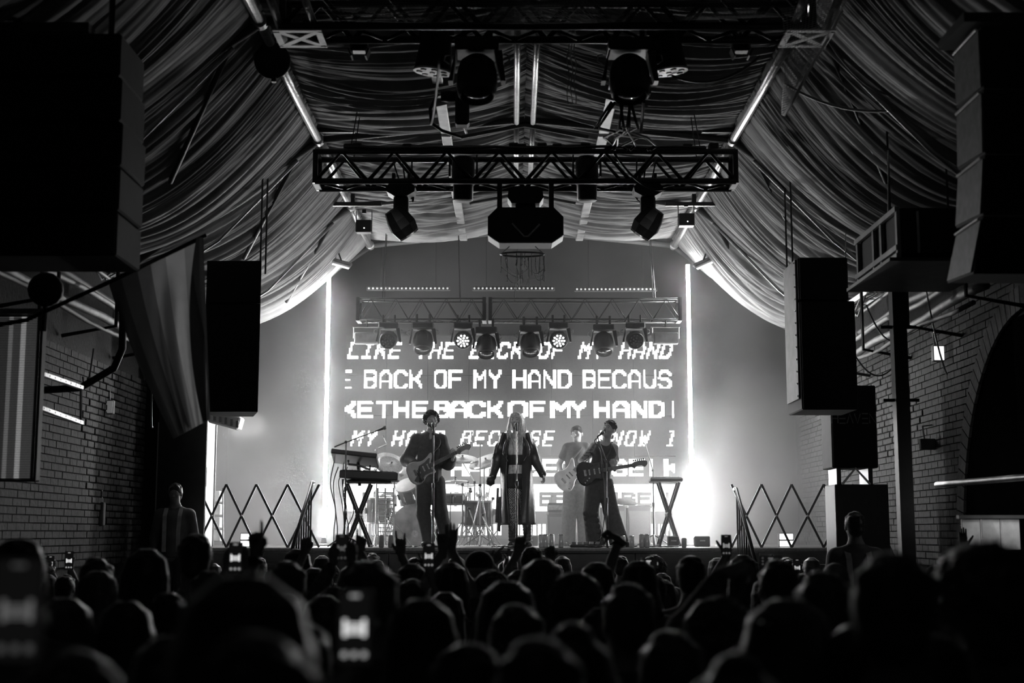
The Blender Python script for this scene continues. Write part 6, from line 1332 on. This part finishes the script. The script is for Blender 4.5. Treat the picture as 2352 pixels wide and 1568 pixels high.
for i, (x, y, w_, st_y, yaw, lb) in enumerate(crowd):
    D = max(1.9, min(12.5, WID[st_y]*F/w_)); key = (st_y, i % 2)
    if key not in SM: t = SM[key] = make_person(st_y, None, i % 3 == 0, 31+i, shirtm[i % 5], hair_m if i % 4 == 1 else None)
    else: t = copy_tree(SM[key])
    place(t, x, y, D, st_y, yaw, lb, GRP)
t = [o for o in bpy.data.objects if o.get('label', '').startswith('person with a shiny clip')][0]
M().box(t.location, (.001, .001, .001)); q = M().box((0, 0, 0), (.055, .018, .010), Matrix.Rotation(.35, 3, 'Y'), bev=.004); o = q.build('hair_clip', chrome); o.parent = t; o.location = (-.055, -.075, 1.725)
# rows of small heads against the stage
r = random.Random(21); far = 0
for row, (Y, n) in enumerate(((15.9, 13), (14.9, 13), (13.7, 12), (12.4, 11), (11.2, 10))):
    for i in range(n):
        x = -3.4+6.9*(i+.5+r.uniform(-.25, .25))/n
        if row > 2 and abs(x) > 3.0: continue
        st_y = r.choice(('short', 'bob', 'long', 'short', 'curly')); key = (st_y, r.choice((0, 1)))
        if key not in SM: SM[key] = make_person(st_y, None, False, 77+i, cl_d)
        t = copy_tree(SM[key]); s_ = r.uniform(.90, .985)*(.985 if row < 3 else .97); t.location = (x, Y+r.uniform(-.2, .2), 0); t.scale = (s_, s_, s_); t.rotation_euler.z = R(r.uniform(-20, 20))
        t['label'] = {'short': 'small short-haired head', 'bob': 'small smooth bobbed head', 'long': 'small long-haired head', 'curly': 'small curly head'}[st_y]+(' in the row right at the stage edge', ' in the second row from the stage', ' in the third row from the stage', ' in the fourth row from the stage', ' in the fifth row from the stage')[row]+(', at the far left' if x < -2.5 else ', below the keyboards' if x < -1.5 else ', below the curly-haired guitarist' if x < -.5 else ', below the singer' if x < .4 else ', below the sleeveless guitarist' if x < 1.5 else ', below the right tube' if x < 2.5 else ', at the far right'); t['group'] = 'packed front rows below the stage edge'
# people with raised arms: (head x, head y, D, style, {side: (hand px, py, dD)}, label)
def phone(c, tilt, sc, label, lit=.9, wide=False, group=None, aim=None):
    t = thing('smartphone', label, 'phone', c, group); Rm = Matrix.Rotation(tilt, 3, 'Y')
    if wide: Rm = Rm@Matrix.Rotation(math.pi/2, 3, 'Y')
    c = Vector(c); w_, h_ = .072*sc, .15*sc
    M().box(c, (w_, .009, h_), Rm, bev=.003).build('case', black, t); s = M().box(c+Rm@Vector((0, -.005, 0)), (w_-.006, .002, h_-.006), Rm).build('screen', mat('phone_dark', .004, .4, emit=.004, spec=.1), t)
    m1 = mat('phone_lit_%d' % int(lit*100), .3, emit=lit); m2 = mat('phone_ui_%d' % int(lit*100), .2, emit=min(.30, lit*.45))
    q = M(); 
    for k in range(4): q.box(c+Rm@Vector((0, -.0065, .006-.006*k)), (w_*(.50-.05*(k % 3)), .001, .0035), Rm)
    for sx in (-1, 1): q.box(c+Rm@Vector((sx*w_*.27, -.0065, -.001)), (w_*.10, .001, .034), Rm)
    q.build('stage_image', m1, s); M().box(c+Rm@Vector((0, -.0065, h_*.42)), (w_*.28, .001, .006), Rm).build('top_bar', m2, s)
    for k in (-1, 0, 1): M().lathe([(.0065*sc, 0), (0, .001)], c+Rm@Vector((k*.02*sc, -.0065, -h_*.36)), frame((0, -1, 0)), 12).build('button', m2, s)
    M().box(c+Rm@Vector((w_*.2, .008, h_*.36)), (.026*sc, .006, .026*sc), Rm, bev=.002).build('camera_bump', dark, t); return t
OPEN, POINT, HORN, FIST, GRIP = (.1, .05, .05, .08, .1), (.9, .02, 1.3, 1.35, 1.4), (.9, .05, 1.35, 1.35, .05), (1.1, 1.3, 1.35, 1.4, 1.4), (.5, .7, .75, .8, .85)
ups = [
 (655, 1362, 6.0, 'short', {-1: (594, 1232, .25, (-.05, 0, 1), (0, -1, 0), POINT, 1)}, 'person raising an arm with a wristwatch, finger pointing up, before the left gate', ('watch', -1), None),
 (1035, 1296, 8.3, 'bob', {-1: (1018, 1264, .25, (-.08, 0, 1), (0, -1, 0), HORN, 1), 1: (1036, 1262, .3, (.05, 0, 1), (0, -1, 0), OPEN, -1)}, 'person raising both hands, one with index and little finger up, below the guitarist', None, None),
 (1468, 1292, 8.0, 'bob', {-1: (1421, 1240, .25, (-.8, 0, .6), (-.3, 0, -1), FIST, 1)}, 'person thrusting a bent fist with a bracelet toward the sleeveless guitarist', ('bracelet', -1), None),
 (765, 1352, 7.4, 'bob', {-1: (768, 1284, .25, (.1, 0, 1), (.6, 1, 0), GRIP, 1), 1: (806, 1284, .25, (-.1, 0, 1), (-.6, 1, 0), GRIP, -1)}, 'person holding a dark phone up with both hands before the keyboards', None, (785, 1258, 1.0, .12, False, 'dark phone held up before the left keyboards')),
 (948, 1330, 8.0, 'short', {1: (984, 1304, .3, (0, 0, 1), (0, 1, 0), GRIP, 1)}, 'person holding a lit phone above the head below the bass drum', None, (985, 1276, 1.0, .6, False, 'lit phone held up below the curly-haired guitarist')),
 (838, 1590, 2.55, 'short', {-1: (812, 1530, .3, (.1, 0, 1), (.2, 1, 0), GRIP, 1)}, 'blurred person under the near glowing phone at the bottom edge', None, (815, 1440, 1.0, .8, False, 'near blurred phone glowing with the stage image')),
 (60, 1600, 1.95, 'short', {-1: (20, 1540, .3, (.1, 0, 1), (.2, 1, 0), GRIP, 1)}, 'blurred person under the large dark phone at the bottom left corner', None, (42, 1400, 1.12, .10, False, 'large blurred dark phone at the lower left corner')),
 (480, 1312, 6.5, 'short', {-1: (524, 1310, .25, (.15, 0, 1), (.5, 1, 0), GRIP, 1), 1: (560, 1308, .25, (-.15, 0, 1), (-.5, 1, 0), GRIP, -1)}, 'person filming with both hands in front of the left folding gate', None, (541, 1280, 1.0, .9, False, 'brightly lit phone held up in front of the left folding gate')),
 (1222, 1257, 10.3, 'short', {-1: (1178, 1302, .3, (0, 0, 1), (0, 1, 0), GRIP, 1)}, 'cropped head right below the singer, holding a small lit phone', None, (1176, 1282, 1.0, .8, False, 'small lit phone below the singer\'s boots')),
 (1706, 1278, 9.5, 'bob', {-1: (1670, 1272, .3, (0, 0, 1), (0, 1, 0), GRIP, 1)}, 'person filming with a phone before the right stair railing', None, (1668, 1252, 1.0, .3, False, 'dark phone raised before the right stair railing')),
 (1840, 1318, 11.5, 'short', {-1: (1831, 1322, .3, (0, 0, 1), (0, 1, 0), GRIP, 1)}, 'person with a small lit phone left of the bald head', None, (1831, 1303, 1.0, .6, False, 'tiny lit phone left of the bald head')),
 (150, 1320, 11.0, 'short', {1: (161, 1306, .3, (0, 0, 1), (0, 1, 0), GRIP, 1)}, 'person with a small bright phone at the far left', None, (159, 1287, 1.0, .9, False, 'bright small phone at the far left, the right one of two')),
 (110, 1322, 11.6, 'bob', {1: (118, 1312, .3, (0, 0, 1), (0, 1, 0), GRIP, 1)}, 'person with the second small phone at the far left', None, (116, 1294, .9, .7, False, 'dimmer small phone at the far left, the left one of two')),
 (1652, 1366, 4.6, 'curly', {-1: (1662, 1316, .22, (.9, .1, .25), (0, .5, -1), GRIP, 1, (-1, -.1, .9))}, 'tousled person with a long bare forearm raised diagonally over the head', None, None),
 (2232, 1300, 11.0, 'short', {-1: (2216, 1246, .2, (-.05, 0, 1), (0, -1, 0), OPEN, 1)}, 'person raising an open hand before the white bar shutter', None, None),
 (812, 1300, 9.0, 'long', {1: (828, 1266, .25, (.05, 0, 1), (0, -1, 0), POINT, -1)}, 'person raising a pointing hand before the keyboard stand', None, None),
 (905, 1318, 8.6, 'short', {1: (921, 1272, .25, (-.05, 0, 1), (0, -1, 0), HORN, -1)}, 'person raising a two-finger salute before the bass drum', None, None),
 (1196, 1312, 8.8, 'long', {-1: (1190, 1266, .25, (.2, 0, 1), (0, -1, 0), POINT, 1)}, 'person pointing one finger up right before the singer\'s boots', None, None),
 (1278, 1318, 8.6, 'bun', {-1: (1264, 1288, .25, (-.05, 0, 1), (0, -1, 0), FIST, 1)}, 'person raising a small fist below the lone drink can', None, None),
 (722, 1308, 9.0, 'bob', {-1: (700, 1268, .25, (.1, 0, 1), (0, -1, 0), POINT, 1)}, 'person pointing up beside the left stair railing', None, None),
 (1096, 1302, 9.4, 'curly', {1: (1126, 1290, .25, (.8, 0, .6), (0, -1, 0), POINT, -1)}, 'person with curly hair pointing toward the singer, behind the dark cap', None, None),
 (1505, 1322, 9.6, 'short', {-1: (1478, 1318, .3, (0, 0, 1), (0, 1, 0), GRIP, 1)}, 'person holding a phone sideways below the wide amplifiers', None, (1490, 1294, 1.0, .5, True, 'phone held sideways below the wide amplifiers')),
 (1760, 1330, 9.0, 'bob', {1: (1772, 1312, .3, (0, 0, 1), (0, 1, 0), GRIP, -1)}, 'person holding a dark phone sideways before the right gate', None, (1770, 1288, 1.0, .1, True, 'dark phone held sideways before the right folding gate')),
]
for n_, (x, y, D, st_y, arms, lb, extra, ph) in enumerate(ups):
    p = at(x, y, D); s_ = p.z/TOP[st_y]; loc = lambda q_: (q_-Vector((p.x, D, 0)))/s_
    A = {sd: (loc(at(v[0], v[1], D+v[2])), v[3], v[4], v[5], v[6])+tuple(v[7:]) for sd, v in arms.items()}
    t = make_person(st_y, A, n_ % 5 == 3, 60+n_, shirtm[n_ % 5]); place(t, x, y, D, st_y, 0, lb, GRP)
    if extra:
        e, w3 = ik(SH[extra[1]], A[extra[1]][0], extra[1]); d_ = (w3-e).normalized(); c_ = w3-d_*.03
        q = M(); Rm = frame(d_); q.tube([Vector((0, 0, 0))+Rm@Vector((.031*math.cos(a), .031*math.sin(a), 0)) for a in np.linspace(0, 6.283, 17)], .007, 6, False); o = q.build('wrist_band', black, None, True); o.parent = t; o.location = c_
        if extra[0] == 'watch': o2 = M().box((0, 0, 0), (.038, .012, .042), bev=.003).build('watch_case', black); o2.parent = t; o2.location = c_+Vector((0, -.036, 0))
    if ph:
        c_ = at(ph[0], ph[1], D+min(v[2] for v in arms.values())-.02); phone(c_, .0, ph[2], ph[5], ph[3], ph[4])
# guards at both sides
for (x, y, Y, z0, face, lb) in ((404, 1110, 16.5, .80, -1, 'security guard in a reflective vest standing in the left wing, facing the crowd'), (1962, 1176, 12.4, .30, 1, 'security guard in a reflective vest seen from behind at the right stairs')):
    t = make_person('short', None, True, 5, cl_hv); p = at(x, y, Y); s_ = (p.z-z0)/TOP['short']; t.location = (p.x, Y, z0); t.scale = (s_,)*3; t.rotation_euler.z = 0 if face > 0 else math.pi; t['label'] = lb
    for k in (-1, 1):
        q = M()
        for sg in (-1, 1):
            pts = [(k*.085, sg*.145, .95), (k*.085, sg*.150, 1.2), (k*.09, sg*.13, 1.38), (k*.09, sg*.05, 1.475)]
            V = []; 
            for a in pts: V += [(a[0]-.025, a[1], a[2]), (a[0]+.025, a[1], a[2])]
            q.add(V, [[2*i, 2*i+1, 2*i+3, 2*i+2] for i in range(3)])
        o = q.build('reflective_strip', cl_rf); o.parent = t
    b = thing('guard_riser', 'black riser under the security guard at the %s' % ('left' if face < 0 else 'right'), 'riser', (p.x, Y, 0)); M().box((p.x, Y, z0/2), (.6, .6, z0), bev=.01).build('block', black, b)
    M().box((p.x, Y-.301, z0-.03), (.58, .01, .02)).build('edge_strip', steel, b)
